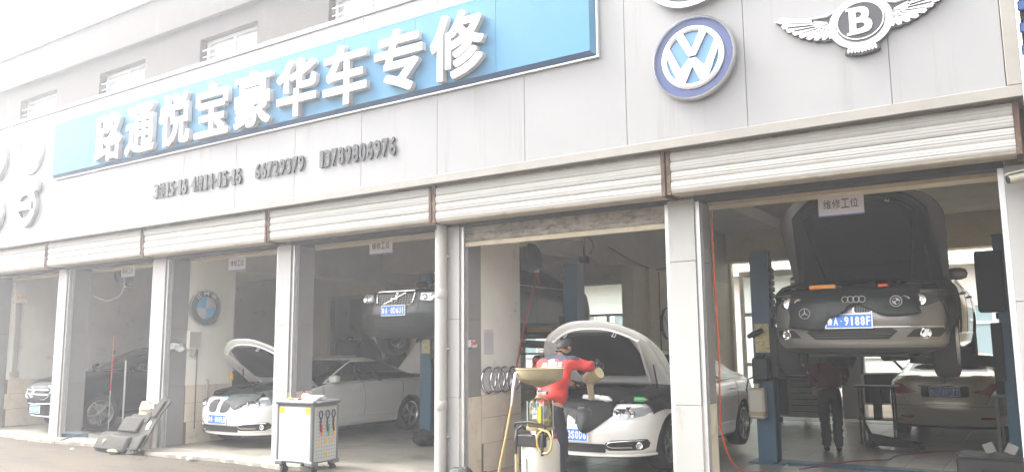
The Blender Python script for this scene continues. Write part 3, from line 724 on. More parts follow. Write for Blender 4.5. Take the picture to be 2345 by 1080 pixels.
SUV = np.array([
 [.24, .34, .70, 2.8, 4.45, .60, 2.8, .80],
 [.29, .12, .78, 2.8, 4.56, .62, 2.8, .88],
 [.40, .05, .80, 2.8, 4.62, .62, 2.8, .92],
 [.55, .02, .80, 2.7, 4.66, .62, 2.8, .945],
 [.70, .00, .80, 2.6, 4.66, .62, 2.8, .95],
 [.84, .03, .82, 2.6, 4.65, .62, 2.8, .95],
 [.94, .09, .84, 2.6, 4.63, .62, 2.8, .94],
 [.99, .18, .85, 2.7, 4.62, .62, 2.8, .935],
 [1.02, .40, .80, 3.0, 4.61, .62, 2.8, .93],
 [1.06, .75, .65, 3.3, 4.60, .62, 2.8, .915],
 [1.11, 1.12, .48, 3.2, 4.59, .62, 2.8, .89],
 [1.14, 1.24, .46, 2.8, 4.57, .60, 2.8, .865],
 [1.20, 1.36, .46, 2.8, 4.50, .58, 2.8, .83],
 [1.32, 1.60, .46, 2.8, 4.40, .55, 2.8, .775],
 [1.44, 1.86, .46, 2.8, 4.28, .52, 2.8, .725],
 [1.54, 2.12, .46, 2.8, 4.15, .50, 2.8, .68],
 [1.59, 2.32, .44, 2.7, 4.02, .46, 2.7, .63],
 [1.62, 2.55, .40, 2.6, 3.85, .40, 2.6, .52],
 [1.635, 2.80, .30, 2.4, 3.60, .30, 2.4, .32]])
def row(T, z): return [np.interp(z, T[:, 0], T[:, i]) for i in range(1, 8)]
def yfront(T, x, z):
    xf, af, nf, xr, ar, nr, w = row(T, z); q = min(abs(x)/w, .997)
    return xf+af*(1-(1-q**nf)**(1/nf))
def yrear(T, x, z):
    xf, af, nf, xr, ar, nr, w = row(T, z); q = min(abs(x)/w, .997)
    return xr-ar*(1-(1-q**nr)**(1/nr))
def xside(T, y, z):
    xf, af, nf, xr, ar, nr, w = row(T, z)
    if y < xf+af: q = min(max((xf+af-y)/af, 0), .999); return w*(1-q**nf)**(1/nf)
    if y > xr-ar: q = min(max((y-xr+ar)/ar, 0), .999); return w*(1-q**nr)**(1/nr)
    return w
NF, NS, NR = 14, 18, 12
def outline(T, z):
    xf, af, nf, xr, ar, nr, w = row(T, z); P = []
    for i in range(NF+1): t = (i/NF)**.9*math.pi/2; P.append((w*max(math.sin(t), 0)**(2/nf), xf+af*(1-max(math.cos(t), 0)**(2/nf))))
    a, b = xf+af, xr-ar
    for i in range(1, NS): P.append((w, a+(b-a)*i/NS))
    for i in range(NR+1): t = (1-i/NR)**.9*math.pi/2; P.append((w*max(math.sin(t), 0)**(2/nr), xr-ar*(1-max(math.cos(t), 0)**(2/nr))))
    return P
def patch(T, poly, off, rear=False, rings=4, skirt=.012):
    """a lamp, grille or mask that lies on the nose or tail: polygon in (x, z) wrapped on the body surface"""
    yf = yrear if rear else yfront; s = 1 if rear else -1
    def pt(x, z, o):
        e = .004; y = yf(T, x, z); dx = (yf(T, x+e, z)-yf(T, x-e, z))/(2*e); dz = (yf(T, x, z+e)-yf(T, x, z-e))/(2*e)
        dx = max(-4, min(4, dx)); dz = max(-4, min(4, dz))
        n = Vector((-dx*s, s, -dz*s)).normalized(); return Vector((x, y, z))+n*o
    cx = sum(p[0] for p in poly)/len(poly); cz = sum(p[1] for p in poly)/len(poly)
    dense = []
    for i in range(len(poly)):
        a, b = poly[i], poly[(i+1) % len(poly)]; k = max(1, int(math.dist(a, b)/.05))
        for j in range(k): dense.append((a[0]+(b[0]-a[0])*j/k, a[1]+(b[1]-a[1])*j/k))
    n = len(dense); vs = [pt(x, z, -skirt) for x, z in dense]; fs = []
    for r in range(rings):
        k = 1-r/rings; vs += [pt(cx+(x-cx)*k, cz+(z-cz)*k, off) for x, z in dense]
    vs.append(pt(cx, cz, off)); L = rings+1
    for r in range(L-1):
        for i in range(n): fs.append((r*n+i, r*n+(i+1) % n, (r+1)*n+(i+1) % n, (r+1)*n+i))
    for i in range(n): fs.append(((L-1)*n+i, (L-1)*n+(i+1) % n, L*n))
    return vs, fs
def mirror(poly): return [(-x, z) for x, z in poly]
def rrect(x0, x1, z0, z1, r, k=4):
    P = []
    for cx, cz, a0 in ((x1-r, z0+r, -90), (x1-r, z1-r, 0), (x0+r, z1-r, 90), (x0+r, z0+r, 180)):
        for i in range(k+1): a = R(a0+90*i/k); P.append((cx+r*math.cos(a), cz+r*math.sin(a)))
    return P
WHEEL = {}
def wheel_meshes(spokes, rad):
    key = (spokes, rad)
    if key in WHEEL: return WHEEL[key]
    k = rad/.33; T0 = Matrix.Rotation(R(90), 4, 'Y')        # axis along +X (outer face +X)
    t = MB(); t.lathe([(.225*k, -.105), (.30*k, -.115), (.322*k, -.10), (.33*k, -.06), (.332*k, 0), (.33*k, .06), (.322*k, .10), (.30*k, .115), (.225*k, .105), (.22*k, 0)], 40, M=T0, close=True)
    tyre = t.mesh('tyre', ['rubber'], 50)
    r = MB(); r.lathe([(.226*k, -.10), (.226*k, .1), (.237*k, .112), (.226*k, .116), (.212*k, .10), (.206*k, .05), (.206*k, -.10)], 40, M=T0, close=True)
    for i in range(spokes):
        a = 2*math.pi*i/spokes
        for d in ((-.13, .13) if spokes <= 5 else (0,)):
            c, s = math.cos(a+d), math.sin(a+d); c2, s2 = math.cos(a), math.sin(a); w0, w1 = .018, .013
            p0 = Vector((c2*.045*k, s2*.045*k, .095)); p1 = Vector((c*.212*k, s*.212*k, .088)); tt = Vector((-s, c, 0))
            v = [p0+tt*w0, p0-tt*w0, p1-tt*w1, p1+tt*w1]; v2 = [q-Vector((0, 0, .03)) for q in v]
            r.add(v+v2, [(0, 1, 2, 3), (7, 6, 5, 4), (0, 4, 5, 1), (1, 5, 6, 2), (2, 6, 7, 3), (3, 7, 4, 0)], 0, T0)
    r.lathe([(.0, .105), (.03*k, .103), (.055*k, .092), (.058*k, .06), (0, .05)], 20, M=T0)
    rim = r.mesh('rim', ['alloy'], 40)
    h = MB(); h.lathe([(0, .02), (.165*k, .02), (.165*k, -.01), (0, -.01)], 32, M=T0); h.lathe([(.0, -.01), (.07, -.01), (.07, -.09), (0, -.09)], 16, M=T0)
    WHEEL[key] = (h.mesh('wheel', ['brake'], 40), tyre, rim); return WHEEL[key]
def boolean_cut(me, cutter):
    o = bpy.data.objects.new('tmp', me); c = bpy.data.objects.new('tmpc', cutter); COL.objects.link(o); COL.objects.link(c)
    m = o.modifiers.new('b', 'BOOLEAN'); m.operation = 'DIFFERENCE'; m.object = c; m.solver = 'EXACT'
    bpy.context.view_layer.update(); dg = bpy.context.evaluated_depsgraph_get()
    out = bpy.data.meshes.new_from_object(o.evaluated_get(dg)); bpy.data.objects.remove(o); bpy.data.objects.remove(c); return out
def sub_mesh(src, sel, name, mats, remap, smooth=38):
    co = [v.co.copy() for v in src.vertices]; used = {}; vs = []; fs = []; mi = []
    for p in src.polygons:
        if not sel(p): continue
        f = []
        for i in p.vertices:
            if i not in used: used[i] = len(vs); vs.append(co[i])
            f.append(used[i])
        fs.append(f); mi.append(remap.get(p.material_index, 0))
    me = bpy.data.meshes.new(name); me.from_pydata(vs, [], fs)
    for m in mats: me.materials.append(M(m))
    if fs:
        me.polygons.foreach_set('material_index', mi); me.polygons.foreach_set('use_smooth', [True]*len(fs)); me.set_sharp_from_angle(angle=R(smooth))
    return me
def plate(car, T, z, text, y=None, rear=False, x=0, tilt=0, prefix='鲁'):
    yy = (yrear(T, 0, z)+.012 if rear else yfront(T, 0, z)-.012) if y is None else y
    mb = MB(); mb.box(-.235, .235, -.006, .006, -.078, .078, ch=.004); fr = mb.build('number_plate', 'plate_white', car, loc=(x, yy, z), rot=(tilt, 0, math.pi if rear else 0))
    mb = MB(); mb.box(-.222, .222, -.0085, -.006, -.067, .067); mb.build('plate_field', 'plate_blue', fr)
    mb = None
    obj('plate_lettering', text_mesh(prefix, .048, .082, .003, 'plate_white', bold=.02), fr, (-.186, -.0085, 0), (R(90), 0, 0))
    k = len(text); xs = np.linspace(-.125, .192, k)
    for c, xx in zip(text, xs):
        if c == '·': me = text_mesh('.', .011, .011, .003, 'plate_white')
        else: me = text_mesh(c, .016 if c in '1I' else .04, .092, .003, 'plate_white', bold=.035)
        obj('plate_lettering', me, fr, (xx, -.0085, 0), (R(90), 0, 0))
    return fr
def make_car(name, label, T, paint, loc, rotz=0, wheels=(.93, 3.87), rad=.33, spokes=5, hood=None, hood_len=(.835, 1.0), z_belt=1.0, z_roof=1.40, z_hood=.83, z_deck=1.12, track=.0, doors=(1.42, 2.55, 3.55), droop=0, inner=None):
    car = thing(name, label, 'car', loc, rotz); inner = inner or paint
    zs = []
    for a, b in zip(T[:-1, 0], T[1:, 0]):
        k = max(1, int(math.ceil((b-a)/.035))); zs += [a+(b-a)*i/k for i in range(k)]
    for q in (z_belt, z_roof, z_hood, z_deck): zs.append(q)
    zs = sorted(set([round(float(z), 4) for z in zs]+[float(T[-1, 0])])); zz = [zs[0]]
    for z in zs[1:]:
        if z-zz[-1] > .004: zz.append(z)
        elif z in (z_belt, z_roof, z_hood, z_deck): zz[-1] = z
    zs = zz
    vs = []; fs = []; mi = []; hn = NF+NS+NR+1; n = 2*hn-2
    for z in zs:
        P = outline(T, z); Q = P+[(-x, y) for x, y in P[-2:0:-1]]
        vs += [(x, y, z) for x, y in Q]
    iA, iB = int(NF*.66), int(NF*.66)+1
    for k in range(len(zs)-1):
        zm = (zs[k]+zs[k+1])/2
        for i in range(n):
            j = (i+1) % n; fs.append((k*n+i, k*n+j, (k+1)*n+j, (k+1)*n+i))
            h = i if i < hn-1 else n-1-i         # half index of this strip
            m = 0
            if zm < T[0, 0]+.07: m = 5
            if z_belt < zm < z_roof:
                if h < iA: m = 2
                elif iB <= h < NF+NS+4:
                    m = 3 if zm < z_roof-.025 and zm > z_belt+.02 else 0
                    if h in (NF+9,): m = 6
                elif h >= NF+NS+6 and zm > z_deck: m = 4
            if z_hood < zm < z_belt and h < NF-3: m = 1
            mi.append(m)
    fs += [tuple(range(n-1, -1, -1)), tuple((len(zs)-1)*n+i for i in range(n))]; mi += [6, 0]
    me = bpy.data.meshes.new('raw'); me.from_pydata(vs, [], fs)
    for q in range(7): me.materials.append(M('underbody'))
    me.polygons.foreach_set('material_index', mi)
    bm = bmesh.new(); bm.from_mesh(me); bmesh.ops.recalc_face_normals(bm, faces=bm.faces); bm.to_mesh(me); bm.free()
    c = MB(); W_ = T[:, 7].max(); cz = rad-.005
    for y in wheels:
        for s in (-1, 1):
            nn = 36; R1 = rad+.045; pr = [(y+R1*math.cos(2*math.pi*a/nn), cz+R1*math.sin(2*math.pi*a/nn)) for a in range(nn)]
            xa, xb = (W_-.34, W_+.2) if s > 0 else (-W_-.2, -W_+.34)
            c.add([(xa, *p) for p in pr]+[(xb, *p) for p in pr], [tuple(range(nn-1, -1, -1)), tuple(range(nn, 2*nn))]+[(a, (a+1) % nn, nn+(a+1) % nn, nn+a) for a in range(nn)], 6)
    cm = c.mesh('cut', ['underbody']*7); out = boolean_cut(me, cm)
    use_hood = hood is not None
    body = sub_mesh(out, lambda p: p.material_index in (0, 5, 6) or (p.material_index == 1 and False), 'body', [paint, 'dark_plastic', 'underbody'], {0: 0, 5: 1, 6: 2})
    obj('body', body, car)
    hm = sub_mesh(out, lambda p: p.material_index == 1, 'hood', [paint], {})
    if not use_hood: obj('hood', hm, car)
    else:
        hy, hz = float(np.interp(z_belt, T[:, 0], T[:, 1])), z_belt+.01
        Mx = Matrix.Translation((0, hy+.02, hz)) @ Matrix.Rotation(-R(hood), 4, 'X') @ Matrix.Translation((0, -hy-.02, -hz))
        bm = bmesh.new(); bm.from_mesh(hm); bmesh.ops.solidify(bm, geom=bm.faces[:], thickness=.012)
        bmesh.ops.recalc_face_normals(bm, faces=bm.faces); bmesh.ops.transform(bm, matrix=Mx, verts=bm.verts); bm.to_mesh(hm); bm.free(); hm.polygons.foreach_set('use_smooth', [True]*len(hm.polygons)); hm.set_sharp_from_angle(angle=R(45))
        ho = obj('hood', hm, car); ho['label'] = 'raised bonnet panel'
        # underside: frame and insulation pad, following the hood surface
        def hp(u, v, d):      # u -1..1 across, v 0 front .. 1 hinge
            y = .17+(hy-.17)*v; w = .73+.07*v
            x = u*w; k = (abs(u)**2.6)
            y2 = y+(.34*k)*(1-v); zt2 = float(np.interp(y2-.30*k*(1-v), T[4:13, 1], T[4:13, 0]))
            return Mx @ Vector((x, y2, zt2-d-.045*k*v))
        fr = MB(); fr.grid(lambda a, b: hp(-1+2*a, b, .02), 25, 17); fo = fr.mesh('hood_frame', [inner], 50, fix=False)
        bm = bmesh.new(); bm.from_mesh(fo); bmesh.ops.solidify(bm, geom=bm.faces[:], thickness=.018); bm.to_mesh(fo); bm.free()
        obj('hood_frame', fo, ho)
        pad = MB(); pad.grid(lambda a, b: hp((-.72+1.44*a)*(1-.1*(2*b-1)**2), .16+.66*b-.05*(2*a-1)**2, .055+.008*math.sin(a*9)*math.sin(b*7)), 21, 15); po = pad.mesh('insulation', ['mat_black'], 60, fix=False)
        bm = bmesh.new(); bm.from_mesh(po); bmesh.ops.solidify(bm, geom=bm.faces[:], thickness=.02); bm.to_mesh(po); bm.free(); obj('hood_insulation', po, ho)
        rib = MB(); rib.tube([hp(-.84+1.68*t/14, .09+.04*(2*t/14-1)**2, .05) for t in range(15)], .018, 6)
        for s in (-1, 1): rib.tube([hp(s*(.84-.02*t), .1+.075*t, .05) for t in range(12)], .02, 6)
        rib.build('hood_rib', inner, ho, smooth=60)
        for s in (-1, 1):
            lt = MB(); lt.tube([hp(s*.48-.02, .11, .06), hp(s*.48-.025, .11, .14), hp(s*.48+.025, .11, .14), hp(s*.48+.02, .11, .06)], .007, 6); lt.build('hood_latch', 'silver', ho)
            st = MB(); st.cyl(Vector((s*.70, hy-.35, z_belt-.03)), hp(s*.86, .55, .03), .011, n=8); st.build('gas_strut', 'black_plastic', ho)
        # engine bay
        eb = MB(); eb.box(-.62, .62, .24, hy-.03, .30, .50); eb.box(-.66, -.62, .26, hy, .3, z_hood-.03); eb.box(.62, .66, .26, hy, .3, z_hood-.03); eb.box(-.62, .62, .2, .26, .3, z_hood-.05); eb.box(-.66, .66, hy-.03, hy, .3, z_belt-.06)
        en = eb.build('engine_bay', 'engine', car)
        e2 = MB(); e2.box(-.24, .20, .42, hy-.25, .5, .80, ch=.04); e2.build('engine_cover', 'dark_plastic', en)
        e3 = MB(); e3.box(.27, .56, .5, .86, .5, .82, ch=.04); e3.build('air_filter_box', 'black_plastic', en)
        rnd = random.Random(len(label))
        for q in range(26):
            x, y = rnd.uniform(-.58, .56), rnd.uniform(.3, hy-.1); MB().cyl((x, y, .5), (x+rnd.uniform(-.04, .04), y+rnd.uniform(-.04, .04), rnd.uniform(.7, .84)), rnd.uniform(.015, .05), n=10).build('engine_fitting', 'engine_alu', en, smooth=40)
        for q in range(9):
            x, y = rnd.uniform(-.5, .5), rnd.uniform(.3, hy-.3); MB().hose([(x, y, .7), (x+.1, y+.1, .84), (x+.25, y+.05, .82), (x+.3, y+.2, .72)], .014, 6, k=4).build('engine_hose', 'black_plastic', en, smooth=60)
    obj('windshield', sub_mesh(out, lambda p: p.material_index == 2, 'windshield', ['car_glass'], {}), car)
    for s in (-1, 1):
        for fr_ in (0, 1):
            mid = None
            sel = lambda p: p.material_index == 3 and p.center.x*s > 0
            pol = [p for p in out.polygons if sel(p)]
            ys = sorted(p.center.y for p in pol)
        bpil = (doors[1])
        for cond in ('f', 'r'):
            m = sub_mesh(out, lambda p: p.material_index == 3 and p.center.x*s > 0 and ((p.center.y < bpil) if cond == 'f' else (p.center.y >= bpil)), 'side_window', ['car_glass'], {})
            if len(m.polygons): obj('side_window', m, car)
    obj('rear_window', sub_mesh(out, lambda p: p.material_index == 4, 'rear_window', ['car_glass'], {}), car)
    # liner inside the pillars and roof, seats and dash
    hl = MB()
    sel = [p for p in out.polygons if p.material_index in (0, 6) and p.center.z > z_belt-.02 and p.center.y > hood_len[1]]
    mp = {}; vv = []; ff = []
    cen = Vector((0, 2.8, .7))
    for p in sel:
        f = []
        for i in p.vertices:
            if i not in mp: mp[i] = len(vv); q = out.vertices[i].co; vv.append(cen+(q-cen)*.982)
            f.append(mp[i])
        ff.append(tuple(f))
    hl.add(vv, ff); hl.build('headliner', 'interior', car, fix=False)
    it = MB(); w = W_-.12
    it.box(-w, w, 1.25, 4.1, .34, .40); it.box(-w, w, 1.36, 1.75, .7, z_belt-.04, ch=.04); it.box(-w, w, 3.75, 4.35, .6, z_belt+.02)
    for x in (-.37, .37):
        it.box(x-.25, x+.25, 2.2, 2.72, .40, .62, ch=.05); it.box(x-.24, x+.24, 2.62, 2.8, .6, 1.12, ch=.05, M=None); it.box(x-.12, x+.12, 2.70, 2.80, 1.14, 1.3, ch=.03)
    it.box(-.62, .62, 3.2, 3.7, .4, .62, ch=.05); it.box(-.62, .62, 3.6, 3.8, .6, 1.1, ch=.05)
    it.tube([(.37+.18*math.cos(2*math.pi*a/20), 1.95-.05*math.sin(2*math.pi*a/20), .93+.17*math.sin(2*math.pi*a/20)) for a in range(20)], .014, 6, closed=True)
    it.build('interior', 'interior', car)
    # wheels
    hub, tyre, rim = wheel_meshes(spokes, rad)
    for y in wheels:
        for s in (-1, 1):
            wv = obj('wheel', hub, car, (s*(W_-.125), y, rad-.002-droop), (0, 0, 0 if s > 0 else math.pi)); obj('tyre', tyre, wv); obj('rim', rim, wv)
    # door gaps, handles, mirrors
    for s in (-1, 1):
        for yd in doors:
            ln = MB()
            zr = [z_belt-.02-.03*i for i in range(int((z_belt-.38)/.03))]
            off = [(yd+(.10*((z-.38)/.5) if yd == doors[0] else (.0 if yd == doors[1] else .10*((z-.38)/.5))), z) for z in zr]
            ln.tube([(s*(xside(T, y, z)+.0005), y, z) for y, z in off], .0045, 4)
            ln.build('door_gap', 'gap', car)
        ln = MB(); ln.tube([(s*(xside(T, y, .42)+.002), y, .40) for y in np.linspace(doors[0]+.05, doors[2]-.1, 14)], .009, 5); ln.build('side_moulding', paint, car, smooth=60)
        for yd in (doors[1]-.22, doors[2]-.14):
            hd = MB(); zh = z_belt-.12; xx = xside(T, yd, zh); hd.tube([(s*(xx-.005), yd-.1, zh), (s*(xx+.03), yd-.08, zh), (s*(xx+.03), yd+.08, zh), (s*(xx-.005), yd+.1, zh)], .011, 6); hd.build('door_handle', paint, car, smooth=60)
        mr = MB(); xm = xside(T, doors[0]+.38, z_belt+.06); ym = doors[0]+.34
        prof = [(.012, -.10), (.055, -.085), (.075, -.03), (.078, .03), (.07, .08), (.05, .1)]
        mr.lathe(prof, 14, M=Matrix.Translation((s*(xm+.15), ym, z_belt+.08)) @ Matrix.Scale(-s, 4, (1, 0, 0)) @ Matrix.Rotation(R(90), 4, 'Y') @ Matrix.Scale(.95, 4, (1, 0, 0)))
        mr.tube([(s*(xm-.04), ym+.05, z_belt+.0), (s*(xm+.07), ym+.03, z_belt+.03)], [.02, .025], 8)
        mo = mr.build('wing_mirror', paint, car, smooth=50)
        mg = MB(); mg.box(-.075, .075, 0, .006, -.05, .05, ch=.002); mg.build('mirror_glass', 'chrome', mo, loc=(s*(xm+.15), ym+.068, z_belt+.08))
        wl = MB(); zt = z_belt+.018
        wl.tube([(s*(xside(T, y, zt)+.004), y, zt) for y in np.linspace(doors[0]+.25, doors[2]+.28, 16)], .008, 5); wl.build('window_trim', 'silver', car, smooth=60)
    wp = MB()
    for x0 in (-.55, .05):
        wp.tube([(x0+.5*t, yfront(T, x0+.5*t, z_belt+.03)-.015, z_belt+.03+.03*t) for t in np.linspace(0, 1, 6)], .007, 5)
    wp.build('wiper', 'black_plastic', car)
    return car
def fpatch(car, T, name, poly, m, off=.004, rear=False, parent=None, skirt=.012):
    vs, fs = patch(T, poly, off, rear, skirt=skirt); return MB().add(vs, fs).build(name, m, parent or car, smooth=40)
def lamp(car, T, poly, x, z, r, s=1, rear=False, twin=True, m='lamp_dark'):
    pl = poly if s > 0 else mirror(poly); h = fpatch(car, T, 'headlight', pl, m, .005)
    for dx, rr in (((0, r), (-.13, r*.85)) if twin else ((0, r),)):
        xx = s*(x+dx); y = yfront(T, xx, z); mb = MB(); Mx = Matrix.Translation((xx, y-.012, z)) @ Matrix.Rotation(R(90), 4, 'X')
        mb.lathe([(rr*.55, .0), (rr*.55, .004), (rr, .012), (rr*1.06, .006), (rr, -.02)], 20, M=Mx); mb.lathe([(0, .006), (rr*.3, .006), (rr*.5, -.004)], 16, M=Mx); mb.build('lamp_reflector', 'chrome', h, smooth=40)
    return h
def kidney_front(car, T, vertical=13):
    for s in (-1, 1):
        P = [(s*.045, .60), (s*.06, .585), (s*.20, .585), (s*.245, .61), (s*.275, .66), (s*.27, .72), (s*.25, .765), (s*.20, .785), (s*.08, .79), (s*.045, .77)]
        fpatch(car, T, 'grille_surround', P, 'chrome', .010)
        cx = s*.158; Q = [(cx+(x-cx)*.92, .688+(z-.688)*.91) for x, z in P]; g = fpatch(car, T, 'grille', Q, 'black_plastic', .016)
        for i in range(9):
            x = s*(.065+.024*i); z0, z1 = .605, .772
            if i == 0: z0, z1 = .615, .76
            if i == 8: z0, z1 = .64, .74
            mb = MB(); mb.tube([(x, yfront(T, x, z)-.024, z) for z in np.linspace(z0, z1, 5)], .003, 5); mb.build('grille_bar', 'brake', g)
def f10_front(car, T):
    kidney_front(car, T)
    hl = [(.40, .70), (.50, .665), (.66, .665), (.80, .695), (.865, .745), (.85, .79), (.76, .795), (.60, .775), (.46, .755)]
    for s in (1, -1): lamp(car, T, hl, .68, .728, .052, s, m='lamp_clear')
    fpatch(car, T, 'lower_grille', rrect(-.42, .42, .275, .375, .02), 'black_plastic', .004)
    mb = MB()
    for z in (.30, .325, .35): mb.tube([(x, yfront(T, x, z)-.008, z) for x in np.linspace(-.4, .4, 17)], .005, 5)
    mb.build('lower_grille_bar', 'dark_plastic', car)
    for s in (1, -1):
        P = [(.40, .33), (.46, .30), (.78, .30), (.83, .33), (.845, .38), (.83, .425), (.78, .43), (.50, .42), (.43, .39)]
        q = fpatch(car, T, 'fog_lamp_recess', P if s > 0 else mirror(P), 'black_plastic', .005)
        def yy(x, z): return yfront(T, x, z)-.014
        pts = [(.70, .335), (.50, .335), (.455, .35), (.445, .37), (.465, .39), (.50, .40), (.66, .412), (.81, .415)]
        mb = MB(); mb.tube([(s*x, yy(s*x, z), z) for x, z in pts], .009, 6); mb.build('chrome_strip', 'chrome', q, smooth=60)
        mb = MB(); x = s*.765; Mx = Matrix.Translation((x, yy(x, .352), .352)) @ Matrix.Rotation(R(90), 4, 'X') @ Matrix.Rotation(s*R(28), 4, 'Y')
        mb.lathe([(0, .004), (.02, .004), (.034, .016), (.042, .012), (.042, -.03)], 20, M=Mx); mb.build('fog_lamp', 'chrome', q, smooth=40)
    # lower lip
    mb = MB(); mb.tube([(x, yfront(T, x, .235)-.004, .235) for x in np.linspace(-.86, .86, 40)], .02, 8); mb.build('bumper_lip', car_paint(car), car, smooth=60)
    mb = MB(); mb.lathe([(0, .014), (.03, .012), (.04, .0)], 20, M=Matrix.Translation((0, yfront(T, 0, .815)-.004, .812)) @ Matrix.Rotation(R(55), 4, 'X')); mb.build('bonnet_badge', 'logo_bmwblue', car, smooth=40)
def car_paint(car): return [c for c in car.children if c.name.startswith('body')][0].data.materials[0].name

# ------------------------------------------------------------------ the cars of the photograph
S1 = SEDAN.copy()
bmw1 = make_car('sedan_car', 'white sedan with raised bonnet parked behind the tool trolley', S1, 'paint_white', (-11.60, .42, 0), hood=47)
f10_front(bmw1, S1); plate(bmw1, S1, .475, 'A·061LB', tilt=R(-3))
bmw2 = make_car('sedan_car', 'white sedan with raised bonnet being serviced by the mechanic in red', S1, 'paint_white', (-4.86, .42, .10), hood=50)
f10_front(bmw2, S1); plate(bmw2, S1, .475, 'A·3S0D6', tilt=R(-3))
# black suv
S2 = SUV.copy(); S2[:, 0] *= 1.05
suv = make_car('suv_car', 'black suv with chrome grille parked in the two leftmost bays', S2, 'paint_black', (-17.02, .14, 0), rotz=R(-5), wheels=(.90, 3.77), rad=.37, spokes=5, z_belt=1.18, z_roof=1.64, z_hood=1.05, z_deck=1.26, doors=(1.30, 2.42, 3.45), hood_len=(.9, 1.1))
def suv_front():
    P = [(-.50, .72), (-.40, .67), (.40, .67), (.50, .72), (.56, .84), (.50, .93), (-.50, .93), (-.56, .84)]
    g = fpatch(suv, S2, 'grille', P, 'black_plastic', .006)
    mb = MB(); mb.tube([(x, yfront(S2, x, z)-.014, z) for x, z in P], .012, 6, closed=True); mb.build('grille_surround', 'chrome', g, smooth=60)
    for z in (.765, .85):
        mb = MB(); mb.tube([(x, yfront(S2, x, z)-.022, z) for x in np.linspace(-.5, .5, 17)], .013, 8); mb.build('grille_bar', 'silver', g, smooth=60)
    mb = MB(); y = yfront(S2, 0, .80)-.045; Mx = Matrix.Translation((0, y, .805)) @ Matrix.Rotation(R(90), 4, 'X')
    mb.lathe([(.085, 0), (.085, .012), (.097, .018), (.107, .012), (.107, 0)], 32, M=Mx, close=True)
    for k in range(3):
        a = R(90+120*k); c, s = math.cos(a), math.sin(a); mb.add([(c*.09, s*.09, .006), (-s*.016, c*.016, .004), (0, 0, .018), (s*.016, -c*.016, .004)], [(0, 1, 2), (0, 2, 3), (0, 3, 1), (1, 3, 2)], 0, Mx)
    mb.build('star_badge', 'chrome', g, smooth=40)
    hl = [(.58, .80), (.70, .77), (.84, .80), (.90, .86), (.86, .92), (.72, .925), (.60, .90)]
    for s in (1, -1): lamp(suv, S2, hl, .74, .85, .045, s, m='lamp_dark')
    mb = MB(); mb.tube([(x, yfront(S2, x, .60)-.006, .60-.03*(1-abs(x)/.8)) for x in np.linspace(-.8, .8, 25)], .012, 6); mb.build('chrome_strip', 'chrome', suv, smooth=60)
    mb = MB(); mb.tube([(x, yfront(S2, x, .33)-.012, .335) for x in np.linspace(-.80, .80, 25)], .013, 6); mb.build('skid_trim', 'silver', suv, smooth=60)
    for s in (1, -1): P2 = [(.45, .40), (.78, .42), (.84, .52), (.60, .54)]; fpatch(suv, S2, 'air_intake', P2 if s > 0 else mirror(P2), 'black_plastic', .004)
suv_front(); plate(suv, S2, .47, 'C160V')
# charcoal saloon up on the lift in the fourth bay
S3 = SEDAN.copy(); S3[:, 0] *= 1.02; S3[:10, 2] *= .78; S3[:10, 3] += .8; S3[7:11, 1] = [.05, .07, .11, .48]
volvo = make_car('sedan_car', 'charcoal saloon with framed grille raised on the middle lift', S3, 'paint_charcoal', (-7.95, .66, 1.60), droop=.09, z_belt=1.02, z_roof=1.425, z_hood=.868, z_deck=1.14)
def volvo_front():
    P = rrect(-.38, .38, .655, .862, .04); P = [(x*(1-.12*(.862-z)/.2), z) for x, z in P]
    g = fpatch(volvo, S3, 'grille', P, 'black_plastic', .006)
    mb = MB(); mb.tube([(x, yfront(S3, x, z)-.014, z) for x, z in P], .012, 6, closed=True); mb.build('grille_surround', 'chrome', g, smooth=60)
    mb = MB()
    for x in np.linspace(-.3, .3, 13): mb.tube([(x, yfront(S3, x, z)-.012, z) for z in np.linspace(.67, .85, 4)], .0025, 4)
    for z in (.70, .735, .77, .805): mb.tube([(x, yfront(S3, x, z)-.012, z) for x in np.linspace(-.33, .33, 9)], .003, 4)
    mb.build('grille_bar', 'brake', g)
    mb = MB(); mb.tube([(-.22+.44*t, yfront(S3, -.22+.44*t, .75)-.022, .67+.16*t) for t in np.linspace(0, 1, 8)], .011, 6); mb.build('diagonal_bar', 'chrome', g, smooth=60)
    mb = MB(); Mx = Matrix.Translation((0, yfront(S3, 0, .75)-.03, .75)) @ Matrix.Rotation(R(90), 4, 'X')
    mb.lathe([(.045, 0), (.045, .01), (.055, .016), (.067, .01), (.067, 0)], 28, M=Mx, close=True); mb.box(-.05, .05, -.012, .012, .004, .014, M=Mx); mb.prism([(.045, .085), (.085, .085), (.085, .045)], .0, .012, M=Mx); mb.build('ring_badge', 'chrome', g, smooth=40)
    hl = [(.44, .72), (.60, .70), (.80, .73), (.86, .78), (.80, .83), (.60, .83), (.46, .82)]
    for s in (1, -1): lamp(volvo, S3, hl, .66, .765, .045, s, m='lamp_clear')
    fpatch(volvo, S3, 'lower_grille', rrect(-.40, .40, .33, .45, .03), 'black_plastic', .004)
    mb = MB()
    for z in (.36, .39, .42): mb.tube([(x, yfront(S3, x, z)-.008, z) for x in np.linspace(-.38, .38, 13)], .006, 5)
    mb.build('lower_grille_bar', 'dark_plastic', volvo)
    mb = MB()
    for s in (-1, 1): mb.tube([(s*x, yfront(S3, s*x, z)-.003, z) for x, z in ((.46, .82), (.45, .70), (.44, .58), (.50, .54), (.87, .56))], .005, 4)
    mb.build('bumper_gap', 'gap', volvo)
    for s in (1, -1): P2 = rrect(.55, .80, .40, .50, .02); fpatch(volvo, S3, 'air_intake', P2 if s > 0 else mirror(P2), 'black_plastic', .004)
volvo_front(); plate(volvo, S3, .575, 'A·0D6U1', tilt=R(-2))
